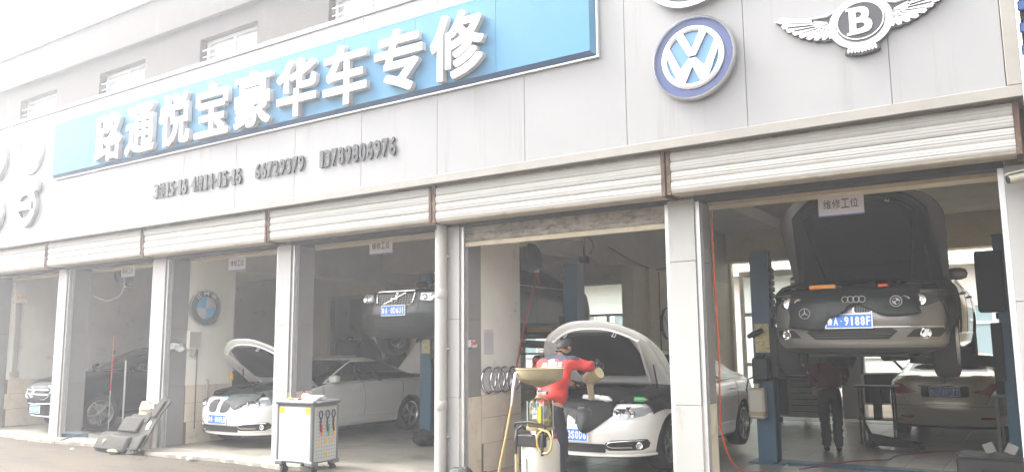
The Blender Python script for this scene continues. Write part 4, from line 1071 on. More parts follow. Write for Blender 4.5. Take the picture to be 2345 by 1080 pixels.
# grey saloon on the right lift, bonnet wide open
S4 = SEDAN.copy(); S4[8:13, 3] = [3.2, 4, 4.4, 4.4, 3.8]; S4[8:13, 2] = [.75, .6, .5, .45, .42]
grey = make_car('sedan_car', 'grey saloon high on the right lift with bonnet wide open', S4, 'paint_grey', (-1.66, .70, 1.36), hood=64, inner='mat_black', droop=.09)
def grey_front():
    kidney_front(grey, S4)
    hl = [(.44, .70), (.54, .64), (.72, .66), (.85, .72), (.87, .78), (.78, .80), (.60, .78)]
    for s in (1, -1):
        lamp(grey, S4, hl, .66, .72, .055, s, m='lamp_dark')
        P = [(.52, .34), (.80, .34), (.855, .40), (.84, .43), (.60, .42)]
        q = fpatch(grey, S4, 'fog_lamp_recess', P if s > 0 else mirror(P), 'black_plastic', .004)
        x = s*.69; mb = MB(); Mx = Matrix.Translation((x, yfront(S4, x, .375)-.01, .378)) @ Matrix.Rotation(R(90), 4, 'X') @ Matrix.Rotation(s*R(18), 4, 'Y')
        mb.lathe([(0, .006), (.03, .006), (.044, .018), (.056, .012), (.056, -.03)], 24, M=Mx); mb.build('fog_lamp', 'chrome', q, smooth=40)
    fpatch(grey, S4, 'lower_grille', [(-.36, .32), (.36, .32), (.45, .40), (.40, .43), (-.40, .43), (-.45, .40)], 'black_plastic', .004)
    mb = MB()
    for z in (.345, .37, .395): mb.tube([(x, yfront(S4, x, z)-.008, z) for x in np.linspace(-.38, .38, 13)], .006, 5)
    mb.build('lower_grille_bar', 'dark_plastic', grey)
    mb = MB(); mb.tube([(x, yfront(S4, x, .445)-.004, .445) for x in np.linspace(-.84, .84, 31)], .009, 6); mb.build('chrome_strip', 'chrome', grey, smooth=60)
    mb = MB(); mb.box(-.5, .5, .35, 4.4, .135, .168); mb.box(-.7, .7, 1.3, 3.3, .12, .166); mb.tube([(.2, .8, .12), (.25, 2.2, .10), (.2, 3.6, .13)], .04, 8); mb.tube([(-.75, .93, .27), (.75, .93, .27)], .035, 8); mb.tube([(-.75, 3.87, .27), (.75, 3.87, .27)], .04, 8); mb.build('underbody_tray', 'underbody', grey)
grey_front(); plate(grey, S4, .51, 'A·9188F', tilt=R(-4))
# pale gold saloon at the back, tail towards the street
S5 = SEDAN.copy()
rearc = make_car('sedan_car', 'pale gold saloon seen from behind in the rear of the right bay', S5, 'paint_silver', (-1.42, 12.1, 0), rotz=math.pi)
def tail():
    for s in (1, -1):
        P = [(.40, .80), (.52, .78), (.70, .74), (.86, .76), (.88, .90), (.80, .95), (.66, .93), (.56, .85)]
        fpatch(rearc, S5, 'tail_lamp', P if s > 0 else mirror(P), 'lamp_red', .006, rear=True)
    fpatch(rearc, S5, 'plate_recess', rrect(-.36, .36, .72, .90, .03), 'paint_charcoal', .003, rear=True)
    mb = MB(); mb.tube([(x, yrear(S5, x, .905)+.012, .905) for x in np.linspace(-.4, .4, 15)], .012, 6); mb.build('chrome_strip', 'chrome', rearc, smooth=60)
    mb = MB()
    for s in (-1, 1): mb.tube([(s*x, yrear(S5, s*x, z)+.002, z) for x, z in ((.70, 1.0), (.66, .75), (.60, .62), (.3, .60), (0, .60))], .004, 4)
    mb.tube([(x, yrear(S5, x, .58)+.002, .57) for x in np.linspace(-.85, .85, 21)], .004, 4)
    mb.build('boot_gap', 'gap', rearc)
    mb = MB(); mb.lathe([(0, .014), (.035, .012), (.042, .0)], 20, M=Matrix.Translation((0, yrear(S5, 0, 1.0)+.003, .985)) @ Matrix.Rotation(R(-80), 4, 'X')); mb.build('boot_badge', 'logo_bmwblue', rearc, smooth=40)
    for s in (-1, 1):
        P = rrect(.50, .72, .36, .395, .012); fpatch(rearc, S5, 'reflector', P if s > 0 else mirror(P), 'lamp_red', .004, rear=True)
tail(); plate(rearc, S5, .81, 'A·3G977', rear=True)
def open_door():
    o = MB().box(0, .07, 0, 1.02, .34, .99, ch=.02).build('door', ['paint_silver'], rearc, loc=(.93, 1.42, 0), rot=(0, 0, R(-58)))
    MB().box(-.03, -.002, .04, .98, .38, .97, ch=.02).build('door_trim', 'interior', o)
    MB().tube([(.03, .06, .98), (.03, .42, 1.38), (.03, .96, 1.41), (.03, .99, .98)], .028, 6).build('door_frame', 'interior', o)
    MB().box(.028, .034, .10, .95, .985, 1.0).build('window_seal', 'interior', o)
    MB().add([(.03, .08, .98), (.03, .42, 1.36), (.03, .95, 1.39), (.03, .97, .98), (.034, .08, .98), (.034, .42, 1.36), (.034, .95, 1.39), (.034, .97, .98)], [(0, 1, 2, 3), (7, 6, 5, 4), (0, 4, 5, 1), (1, 5, 6, 2), (2, 6, 7, 3), (3, 7, 4, 0)]).build('door_glass', 'clear_glass', o)
open_door()
# ------------------------------------------------------------------ protective mats on the car noses
def drape(T, car_loc, x0, x1, hem, top_y, ztop, name, label, material, nx=26, fold=.012, seed=1, side=None, off=.022):
    rnd = random.Random(seed); ph = [rnd.uniform(0, 6) for _ in range(6)]
    o = thing(name, label, 'cover', car_loc)
    mb = MB(); nv = 22; zl = .80
    def fn(u, v):
        x = x0+(x1-x0)*u; hz = hem(u)
        fo = fold*(math.sin(u*11+ph[0])+.6*math.sin(u*23+ph[1]))*min(1, v*1.6)
        yl = yfront(T, x, zl)-off
        if v < .4:
            k = v/.4; y = top_y+(yl+.07-top_y)*k; z = ztop+(zl+.055-ztop)*k+.012*math.sin(x*9+k*5+ph[2]); return (x, y, z)
        k = (v-.4)/.6; z = zl+.05*(1-min(1, k*4))*(1-k)+ (hz-zl)*k
        y = yfront(T, x, min(z, zl))-off-fo*(.3+k)-.0+.05*max(0, 1-k*5)
        xx = x+(.02*math.sin(z*20+ph[3])*k)
        return (xx, y, z)
    mb.grid(fn, nx, nv); m = mb.build('cloth', material, o, smooth=60, fix=False)
    md = m.modifiers.new('thick', 'SOLIDIFY'); md.thickness = .006; md.offset = 0
    return o
def side_mat(T, car_loc, s, y0, y1, label, material, drop, seed=2, zt=.93):
    rnd = random.Random(seed); ph = [rnd.uniform(0, 6) for _ in range(4)]
    o = thing('fender_cover', label, 'cover', car_loc); mb = MB()
    def fn(u, v):
        y = y0+(y1-y0)*u; zt_ = float(np.interp(y, T[4:13, 1], T[4:13, 0]))+.03
        if v < .35:
            k = v/.35; return (s*(.50+(xside(T, y, zt_-.07)-.05-.50)*k), y, zt_+.012)
        k = (v-.35)/.65; z = zt_-(drop*(1+.25*math.sin(u*5+ph[0])))*k
        zc = min(z, zt_-.06); return (s*(xside(T, y, zc)+.014+.012*k*(1+math.sin(u*14+ph[1]))-.04*max(0, 1-k*6)), y, z)
    mb.grid(fn, 18, 16); m = mb.build('cloth', material, o, smooth=60, fix=False); md = m.modifiers.new('thick', 'SOLIDIFY'); md.thickness = .006; md.offset = 0
    return o
drape(S1, tuple(bmw2.location), -.30, .50, lambda u: .74-.02*math.sin(u*3)-(.22*math.exp(-((u-.66)/.24)**2)), .40, .86, 'fender_cover', 'black protective mat drooping over the nose of the serviced white sedan', 'mat_black', seed=4, fold=.016)
side_mat(S1, tuple(bmw2.location), 1, .50, 1.35, 'black protective mat over the wing beside the white pillar', 'mat_black', .22, 5)
side_mat(S1, tuple(bmw2.location), -1, .55, 1.3, 'black protective mat over the wing on the mechanic side', 'mat_black', .2, 6)
drape(S1, tuple(bmw1.location), .10, .66, lambda u: .74-.10*math.exp(-((u-.45)/.2)**2), .40, .87, 'fender_cover', 'dark grey mat with pointed hem on the nose of the white sedan by the trolley', 'mat_grey', seed=7, fold=.008)
side_mat(S1, tuple(bmw1.location), -1, .45, 1.35, 'dark mat along the far wing of the white sedan by the trolley', 'mat_black', .12, 8)
side_mat(S1, tuple(bmw1.location), 1, .42, 1.2, 'dark mat on the near wing of the white sedan by the trolley', 'mat_grey', .18, 9)
gm = drape(S4, tuple(grey.location), -.64, .66, lambda u: (.47 if u < .33 else .60)-.05*math.sin(u*3.1)+.16*math.exp(-((u-.56)/.13)**2)-.02, .42, .86, 'fender_cover', 'black mat with emblem prints across the nose of the lifted saloon', 'mat_black', nx=40, seed=11, fold=.012, off=.05)
side_mat(S4, tuple(grey.location), 1, .45, 1.4, 'black mat over the right wing of the lifted saloon', 'mat_black', .5, 12)
side_mat(S4, tuple(grey.location), -1, .45, 1.35, 'black mat hanging over the left wing of the lifted saloon', 'mat_black', .34, 13)
def mat_prints():
    def at(x, z): return (x, yfront(S4, x, z)-.085, z)
    mb = MB()
    for i in range(4): mb.tube([(Vector(at(-.02+.055*i, .735))+Vector((.032*math.cos(2*math.pi*a/20), 0, .032*math.sin(2*math.pi*a/20)))) for a in range(20)], .004, 4, closed=True)
    mb.build('printed_rings', 'brake', gm)
    mb = MB(); c = Vector(at(-.44, .60)); mb.tube([c+Vector((.055*math.cos(2*math.pi*a/24), 0, .055*math.sin(2*math.pi*a/24))) for a in range(24)], .004, 4, closed=True)
    for k in range(3): a = R(90+120*k); mb.tube([c, c+Vector((.053*math.cos(a), 0, .053*math.sin(a)))], [.009, .002], 4)
    mb.build('printed_star', 'brake', gm)
    mb = MB(); c = Vector(at(.46, .705)); mb.tube([c+Vector((.055*math.cos(2*math.pi*a/24), 0, .055*math.sin(2*math.pi*a/24))) for a in range(24)], .005, 4, closed=True); mb.tube([c+Vector((.034*math.cos(2*math.pi*a/24), 0, .034*math.sin(2*math.pi*a/24))) for a in range(24)], .003, 4, closed=True)
    for a0 in (0, 180): mb.add([c]+[c+Vector((.032*math.cos(R(a0+t*15)), -.001, .032*math.sin(R(a0+t*15)))) for t in range(7)], [(0, i, i+1) for i in range(1, 7)])
    mb.build('printed_roundel', 'brake', gm)
mat_prints()
# ================================================================== two-post lifts
def lift(xl, xr, y, zc, top, label, sheet_side, reach):
    L = thing('two_post_lift', label, 'car lift', (0, y, 0))
    for s, x in ((1, xl), (-1, xr)):
        mb = MB(); mb.box(x-.125, x+.125, -.13, -.118, .03, top); mb.box(x-.125, x+.125, .118, .13, .03, top); mb.box(x-.125 if s > 0 else x+.113, x-.113 if s > 0 else x+.125, -.118, .118, .03, top); mb.box(x-.13, x+.13, -.135, .135, top, top+.02)
        mb.box(x+s*.08, x+s*.125, -.118, -.07, .03, top); mb.box(x+s*.08, x+s*.125, .07, .118, .03, top)
        p = mb.build('post', 'lift_blue', L)
        mb = MB(); mb.box(x-.24, x+.24, -.24, .24, 0.012, .03, ch=.004); mb.build('base_plate', 'lift_blue', p)
        mb = MB(); mb.box(x+s*.05-.07, x+s*.05+.07, -.068, .068, .05, top-.1); mb.build('carriage_track', 'lift_dark', p)
        mb = MB(); mb.box(x+s*.16-.06, x+s*.16+.06, -.14, .14, zc-.25, zc+.45, ch=.01); c = mb.build('carriage', 'lift_dark', L)
        mb = MB()
        for i in range(9): mb.box(x+s*.135-.02, x+s*.135+.02, -.10, .10, zc+.5+.09*i, zc+.57+.09*i)
        mb.build('chain_cover', 'lift_dark', p)
        for dy in (-1, 1):
            tip = Vector((x+s*reach, dy*1.0, zc-.02)); base = Vector((x+s*.2, dy*.06, zc-.08)); d = (tip-base).normalized(); nn = Vector((-d.y, d.x, 0)).normalized()*.055
            mid = base+(tip-base)*.5
            mb = MB()
            for (p0, p1, w, h) in ((base, mid, 1.0, .12), (mid-d*.1, tip, .75, .08)):
                v = [p0+nn*w, p0-nn*w, p1-nn*w, p1+nn*w]; mb.add(v+[q+Vector((0, 0, h)) for q in v], [(3, 2, 1, 0), (4, 5, 6, 7), (0, 1, 5, 4), (1, 2, 6, 5), (2, 3, 7, 6), (3, 0, 4, 7)])
            mb.cyl(tip+Vector((0, 0, .06)), tip+Vector((0, 0, .16)), .06, n=14); mb.build('lift_arm', 'lift_dark', c)
    mb = MB(); mb.box(xl+.26, xr-.26, -.12, .12, .012, .045, ch=.01); mb.build('floor_bar', 'lift_blue', L)
    # hydraulic unit, control and instruction sheet on one post
    x = sheet_side
    mb = MB(); mb.box(x-.09, x+.11, -.155, -.137, 1.52, 1.92); sh = mb.build('instruction_sheet', 'paper_yellow', L)
    mb = MB(); mb.tube([(x-.17, -.2, 1.74), (x-.08, -.21, 1.78), (x+.04, -.2, 1.83)], [.03, .04, .035], 8); mb.build('handle', 'lift_dark', L, smooth=60)
    return L
lc = lift(-3.27, -.27, 3.25, 1.42, 2.93, 'blue two-post car lift standing under the grey saloon', -3.27, 1.0)
mb = MB(); mb.box(-3.38, -3.16, -.30, -.14, 1.14, 1.45, ch=.02); mb.cyl((-3.27, -.22, 1.45), (-3.27, -.22, 1.50), .06); mb.build('power_unit', 'lift_dark', lc)
mb = MB(); mb.tube([(-3.36, -.2, 1.2), (-3.46, -.22, 1.15), (-3.5, -.2, 1.0), (-3.42, -.18, .9)], .012, 6); mb.build('hydraulic_hose', 'lift_dark', lc, smooth=60)
mb = MB(); mb.box(-.60, -.30, -.2, .1, 2.0, 2.75, ch=.02); mb.build('motor_box', 'lift_dark', lc)
def jug():
    t = thing('oil_canister', 'milky white oil canister hanging on the blue lift post', 'canister', (-3.33, 2.98, .62))
    mb = MB(); mb.box(-.115, .115, -.08, .08, 0, .42, ch=.03); mb.build('tank', 'tank_white', t, smooth=40)
    mb = MB(); mb.cyl((0, 0, .42), (0, 0, .48), .04, n=14); mb.build('neck', 'tank_white', t); mb = MB(); mb.cyl((0, 0, .48), (0, 0, .52), .048, n=14); mb.build('cap', 'black_plastic', t)
    mb = MB(); mb.box(-.118, .118, -.083, .083, .02, .13, ch=.03); mb.build('oil_level', 'bowl_tan', t, smooth=40)
jug()
lb = lift(-9.35, -6.33, 3.25, 1.66, 2.95, 'blue two-post car lift standing under the charcoal saloon', -9.33, 1.0)
# ================================================================== hanging bay signs
for k, (x, z, lab) in enumerate(((-1.65, 3.107, 'hanging white bay sign in front of the grey saloon bonnet'), (-11.495, 3.1, 'hanging white bay sign to the right of the wall roundel'), (-8.177, 3.152, 'hanging white bay sign above the charcoal saloon bay'), (-14.77, 3.153, 'hanging white bay sign above the black suv'))):
    t = thing('hanging_sign', lab, 'sign', (x, .62, z), 0, 'bay signs hanging from the lintel')
    mb = MB(); mb.box(-.228, .228, 0, .01, -.12, .12); mb.build('board', 'sign_white', t)
    for zz in (-.127, .115):
        mb = MB(); mb.box(-.23, .23, -.002, .012, zz, zz+.012); mb.build('edge_strip', 'sign_blue', t)
    for i, ch in enumerate('维修工位'): obj('character', text_mesh(ch, .082, .1, .003, 'ink', bold=.016), t, (-.135+.09*i, 0, 0), (R(90), 0, 0))
    for sx in (-.2, .2):
        mb = MB(); mb.cyl((sx, .005, .12), (sx, .005, .30), .002, n=5); mb.build('wire', 'gap', t)
# ================================================================== tool trolley
def trolley():
    t = thing('tool_trolley', 'grey and white tool trolley with pegboard side at the kerb', 'trolley', (-8.86, -.68, -.05), R(4))
    w, d, z0, z1 = .66, .52, .16, .93
    mb = MB(); mb.box(.02, w-.02, .02, d-.02, z0, z1); mb.build('cabinet', 'cart_grey', t)
    mb = MB(); mb.box(.045, w-.045, .004, .02, z0+.02, z1-.03, ch=.003); f = mb.build('front_panel', 'cart_white', t)
    mb = MB(); mb.box(w-.02, w-.004, .045, d-.045, z0+.02, z1-.03, ch=.003); p = mb.build('peg_panel', 'peg_white', t)
    h = MB()
    for i in range(8):
        for j in range(15): y, z = .085+.05*i, z0+.07+.047*j; h.box(w-.004, w-.0025, y-.006, y+.006, z-.006, z+.006)
    ho = h.build('peg_holes', 'hole', p); ho['kind'] = 'stuff'
    for x, y in ((0, 0), (w-.045, 0), (0, d-.045), (w-.045, d-.045)):
        mb = MB(); mb.box(x, x+.045, y, y+.045, z0-.01, z1, ch=.012); mb.build('corner_post', 'cart_grey', t)
    mb = MB(); mb.box(-.02, w+.02, -.02, d+.02, z1, z1+.055, ch=.018); mb.build('top_tray', 'cart_grey', t)
    mb = MB(); mb.tube([(w+.02, .06, z1+.03), (w+.07, .08, z1+.035), (w+.07, d-.08, z1+.035), (w+.02, d-.06, z1+.03)], .016, 8); mb.build('push_handle', 'cart_grey', t, smooth=50)
    mb = MB(); mb.box(-.012, .13, -.012, .05, z0-.03, z0+.03, ch=.01); mb.build('bumper', 'cart_grey', t); mb = MB(); mb.box(w-.13, w+.012, -.012, .12, z0-.03, z0+.03, ch=.01); mb.build('bumper', 'cart_grey', t); mb = MB(); mb.box(w-.05, w+.012, d-.13, d+.012, z0-.03, z0+.03, ch=.01); mb.build('bumper', 'cart_grey', t)
    for x, y in ((.07, .07), (w-.07, .07), (.07, d-.07), (w-.07, d-.07)):
        mb = MB(); mb.cyl((x-.02, y+.03, .055), (x+.02, y+.03, .055), .055, n=18); mb.box(x-.03, x+.03, y-.03, y+.04, .10, z0-.005); mb.build('caster', 'black_plastic', t, smooth=40)
    for x in (.05, w-.14):
        mb = MB(); mb.box(x, x+.09, .0015, .004, z1-.12, z1-.04); mb.build('yellow_sticker', 'yellow', f)
    # pliers hung on the panel
    for i, (y, c) in enumerate(((.14, 'orange'), (.27, 'green'), (.39, 'yellow'))):
        g = thing('hanging_tool', ('orange', 'green', 'yellow')[i]+' handled pliers hanging on the trolley pegboard', 'pliers', (-8.86+w*math.cos(R(4))-y*math.sin(R(4))+.012, -.68+w*math.sin(R(4))+y*math.cos(R(4)), .62), R(4))
        mb = MB(); mb.tube([(.006+.0*a, .032*math.sin(2*math.pi*a/14), .13+.05*math.cos(2*math.pi*a/14)) for a in range(14)], .009, 6, closed=True); mb.tube([(.006, 0, .08), (.006, -.005, 0), (.006, .01, -.1)], .012, 6); mb.build('jaw', 'lift_dark', g)
        mb = MB(); mb.tube([(.008, .02, -.0), (.008, .03, -.06), (.008, .022, -.16)], .011, 6); mb.build('grip', c, g)
    for i, (y, z) in enumerate(((.14, .42), (.27, .44), (.39, .45), (.27, .27))):
        mb = MB(); mb.box(w-.003, w+.0005, y-.02, y+.02, z-.03, z+.03); mb.build('yellow_hook', 'yellow', p)
    base = Vector((-8.86, -.68, -.05+z1+.056))
    rnd = random.Random(5)
    items = [('screwdriver', 'yellow handled screwdriver lying on the trolley', 'yellow', (.08, .12), .16), ('pry_bar', 'small dark pry bar on the trolley', 'lift_dark', (.16, .25), .2), ('screwdriver', 'red screwdriver lying on the trolley top', 'hose_red', (.26, .14), .15)]
    for nme, lab, m, (x, y), L in items:
        g = thing(nme, lab, 'tool', (base.x+x, base.y+y, base.z+.012), rnd.uniform(-.5, .8)); mb = MB(); mb.cyl((0, 0, 0), (L*.55, 0, 0), .013, n=8); mb.build('handle', m, g); mb = MB(); mb.cyl((L*.55, 0, 0), (L*1.1, 0, 0), .004, n=6); mb.build('shaft', 'silver', g)
    g = thing('small_bottle', 'small dark bottle standing on the trolley', 'bottle', (base.x+.2, base.y+.3, base.z)); MB().lathe([(0, 0), (.016, 0), (.016, .07), (.008, .085), (.008, .1), (0, .1)], 12).build('bottle_body', 'lift_dark', g, smooth=40); MB().cyl((0, 0, .1), (0, 0, .115), .01, n=10).build('cap', 'hose_red', g)
    g = thing('paper_roll', 'white paper roll lying on the trolley', 'paper roll', (base.x+.36, base.y+.2, base.z+.04)); MB().lathe([(.018, -.05), (.042, -.05), (.042, .05), (.018, .05)], 20, M=Matrix.Rotation(R(90), 4, 'Y'), close=True).build('roll', 'paper', g, smooth=40); MB().lathe([(.014, -.05), (.0175, -.05), (.0175, .05), (.014, .05)], 16, M=Matrix.Rotation(R(90), 4, 'Y'), close=True).build('core', 'wood', g)
    for i in range(3):
        g = thing('booklet', ('lower', 'middle', 'upper')[i]+' white booklet of the stack on the trolley', 'booklet', (base.x+.47, base.y+.24, base.z+.018*i), R(18+9*i)); MB().box(-.11, .11, -.15, .15, 0, .016, ch=.003).build('pages', 'paper', g); MB().box(-.111, -.106, -.151, .151, -.0, .0165).build('spine', 'cart_grey', g)
    g = thing('red_cloth', 'crumpled red cloth on the trolley', 'cloth', (base.x+.36, base.y+.36, base.z)); MB().grid(lambda u, v: ((u-.5)*.2, (v-.5)*.12, .018+.012*math.sin(u*9)*math.cos(v*7)), 12, 9).build('fabric', 'hose_red', g, smooth=60).modifiers.new('t', 'SOLIDIFY').thickness = .004
trolley()
# ================================================================== plastic engine shield leaning on the second pillar
def rounded(o, w):
    m = o.modifiers.new('bevel', 'BEVEL'); m.width = w; m.segments = 3; m.limit_method = 'ANGLE'; m.angle_limit = R(25); o.data.polygons.foreach_set('use_smooth', [True]*len(o.data.polygons)); o.data.set_sharp_from_angle(angle=R(60))
def shield():
    t = thing('engine_shield', 'dirty grey plastic engine undertray leaning against the second pillar', 'undertray', (-12.78, -.42, -.05))
    # outline in (x, z) leaning back; local x right
    def place(x, z, d): return (x, -.12+z*.42-d, z*.93)
    out1 = [(-.92, .05), (-.86, 0), (-.3, -.0), (.0, -.0), (.12, .03), (.30, .0), (.52, .03), (.66, .10), (.72, .30), (.76, .5), (.84, .72), (.95, .86), (.93, .93), (.80, .93), (.74, .97), (.62, .97), (.52, .82), (.40, .66), (-.12, .66), (-.2, .60), (-.30, .62), (-.36, .58), (-.4, .35), (-.86, .33), (-.95, .25)]
    out1 = [(x*.82, z) for x, z in out1]
    mb = MB(); n = len(out1); vs = [place(x, z, 0) for x, z in out1]+[place(x, z, .03) for x, z in out1]
    mb.add(vs, [tuple(range(n)), tuple(range(2*n-1, n-1, -1))]+[(i, (i+1) % n, n+(i+1) % n, n+i) for i in range(n)]); rounded(mb.build('tray', 'shield', t), .014)
    def raised(poly, h, name='raised_panel', m='shield'):
        cx = sum(p[0] for p in poly)/len(poly); cz = sum(p[1] for p in poly)/len(poly); q = [(cx+(x-cx)*.9, cz+(z-cz)*.88) for x, z in poly]; k = len(poly)
        vs = [place(x, z, .029) for x, z in poly]+[place(x, z, .03+h) for x, z in q]
        o_ = MB().add(vs, [tuple(range(k-1, -1, -1)), tuple(range(k, 2*k))]+[(i, (i+1) % k, k+(i+1) % k, k+i) for i in range(k)]).build(name, m, t); rounded(o_, h*.45)
    raised([(-.74, .04), (.2, .03), (.2, .30), (-.32, .30), (-.45, .33), (-.74, .27)], .07); raised([(-.30, .36), (.28, .36), (.34, .62), (-.1, .63), (-.26, .55)], .05)
    raised([(.28, .06), (.5, .08), (.56, .36), (.40, .34), (.30, .25)], .05); raised([(.44, .62), (.58, .62), (.70, .92), (.60, .93), (.5, .78)], .035)
    raised([(.36+.09*math.cos(a*.6), .62+.10*math.sin(a*.6)) for a in range(10)], .02, 'round_boss')
    raised([(.44, .42), (.52, .42), (.53, .54), (.48, .58), (.43, .52)], .012, 'pale_patch', 'paper')
    raised([(-.55, .23), (-.36, .25), (-.45, .08)], .088, 'pale_patch', 'stone')
    mb = MB()
    for i in range(8): x = -.66+.17*i; z = .07+.03*(i % 2); mb.cyl(place(x, z, .03), place(x, z, .045), .012, n=8)
    mb.build('screw_boss', 'silver', t)
    t2 = thing('cardboard_piece', 'brown broken casing piece standing behind the plastic undertray', 'casing', (-12.62, -.2, -.05))
    MB().add([(-.33, .0, .0), (.12, .0, .0), (.1, .06, .78), (-.02, .06, .76), (-.08, .06, .82), (-.26, .06, .82), (-.3, .05, .74), (-.33, .04, 0), (.12, .04, 0), (.1, .1, .78), (-.02, .1, .76), (-.08, .1, .82), (-.26, .1, .82), (-.3, .09, .74)], [(0, 1, 2, 3, 4, 5, 6), (13, 12, 11, 10, 9, 8, 7)]+[(i, i+7, (i+1) % 7+7, (i+1) % 7) for i in range(7)]).build('sheet', 'shield_back', t2)
    for i in range(3): MB().box(-.26, .06, -.02, .03, .52+.08*i, .55+.08*i).build('ridge', 'shield_back', t2, loc=(0, .03, 0))
shield()
def blob(name, label, cat, loc, m, s, seed, flat=1):
    rnd = random.Random(seed); t = MB(); n, k = 12, 7; vs = []; 
    for i in range(k+1):
        ph = math.pi*i/k
        for a in range(n):
            r = 1+rnd.uniform(-.16, .16); vs.append((s[0]*r*math.sin(ph)*math.cos(2*math.pi*a/n), s[1]*r*math.sin(ph)*math.sin(2*math.pi*a/n), s[2]*(1-math.cos(ph))*r*.5))
    fs = [(i*n+a, i*n+(a+1) % n, (i+1)*n+(a+1) % n, (i+1)*n+a) for i in range(k) for a in range(n)]
    o = t.add(vs, fs).build(name, m, None, smooth=35, loc=loc); return tag(o, label, cat)
blob('stone', 'flat tan stone in front of the plastic undertray', 'stone', (-12.86, -.62, -.055), 'stone', (.13, .07, .08), 3)
blob('crumpled_bag', 'crumpled white plastic cup lying on the ground below the white sedan', 'litter', (-11.0, -.48, -.055), 'plastic_white', (.09, .06, .09), 5)
blob('litter_scrap', 'tiny white scrap on the ground near the first pillar', 'litter', (-14.1, -.62, -.055), 'plastic_white', (.04, .03, .025), 8)
def rag(name, label, loc, m, size, seed, h=.12):
    rnd = random.Random(seed); ph = [rnd.uniform(0, 6) for _ in range(6)]
    t = thing(name, label, 'cloth', loc)
    def fn(u, v):
        e = min(1, 6*min(u, 1-u, v, 1-v)); return ((u-.5)*size[0], (v-.5)*size[1], .004+e*h*(.5+.3*math.sin(u*9+ph[0]+v*4)+.25*math.sin(v*11+ph[1]-u*5)+.15*math.sin(u*21+ph[2])))
    MB().grid(fn, 30, 20).build('fabric', m, t, smooth=70, fix=False).modifiers.new('t', 'SOLIDIFY').thickness = .006
rag('black_rag', 'heap of black cloth at the foot of the downpipe pillar', (-6.1, -.12, -.0), 'mat_black', (.75, .35), 3, .16)
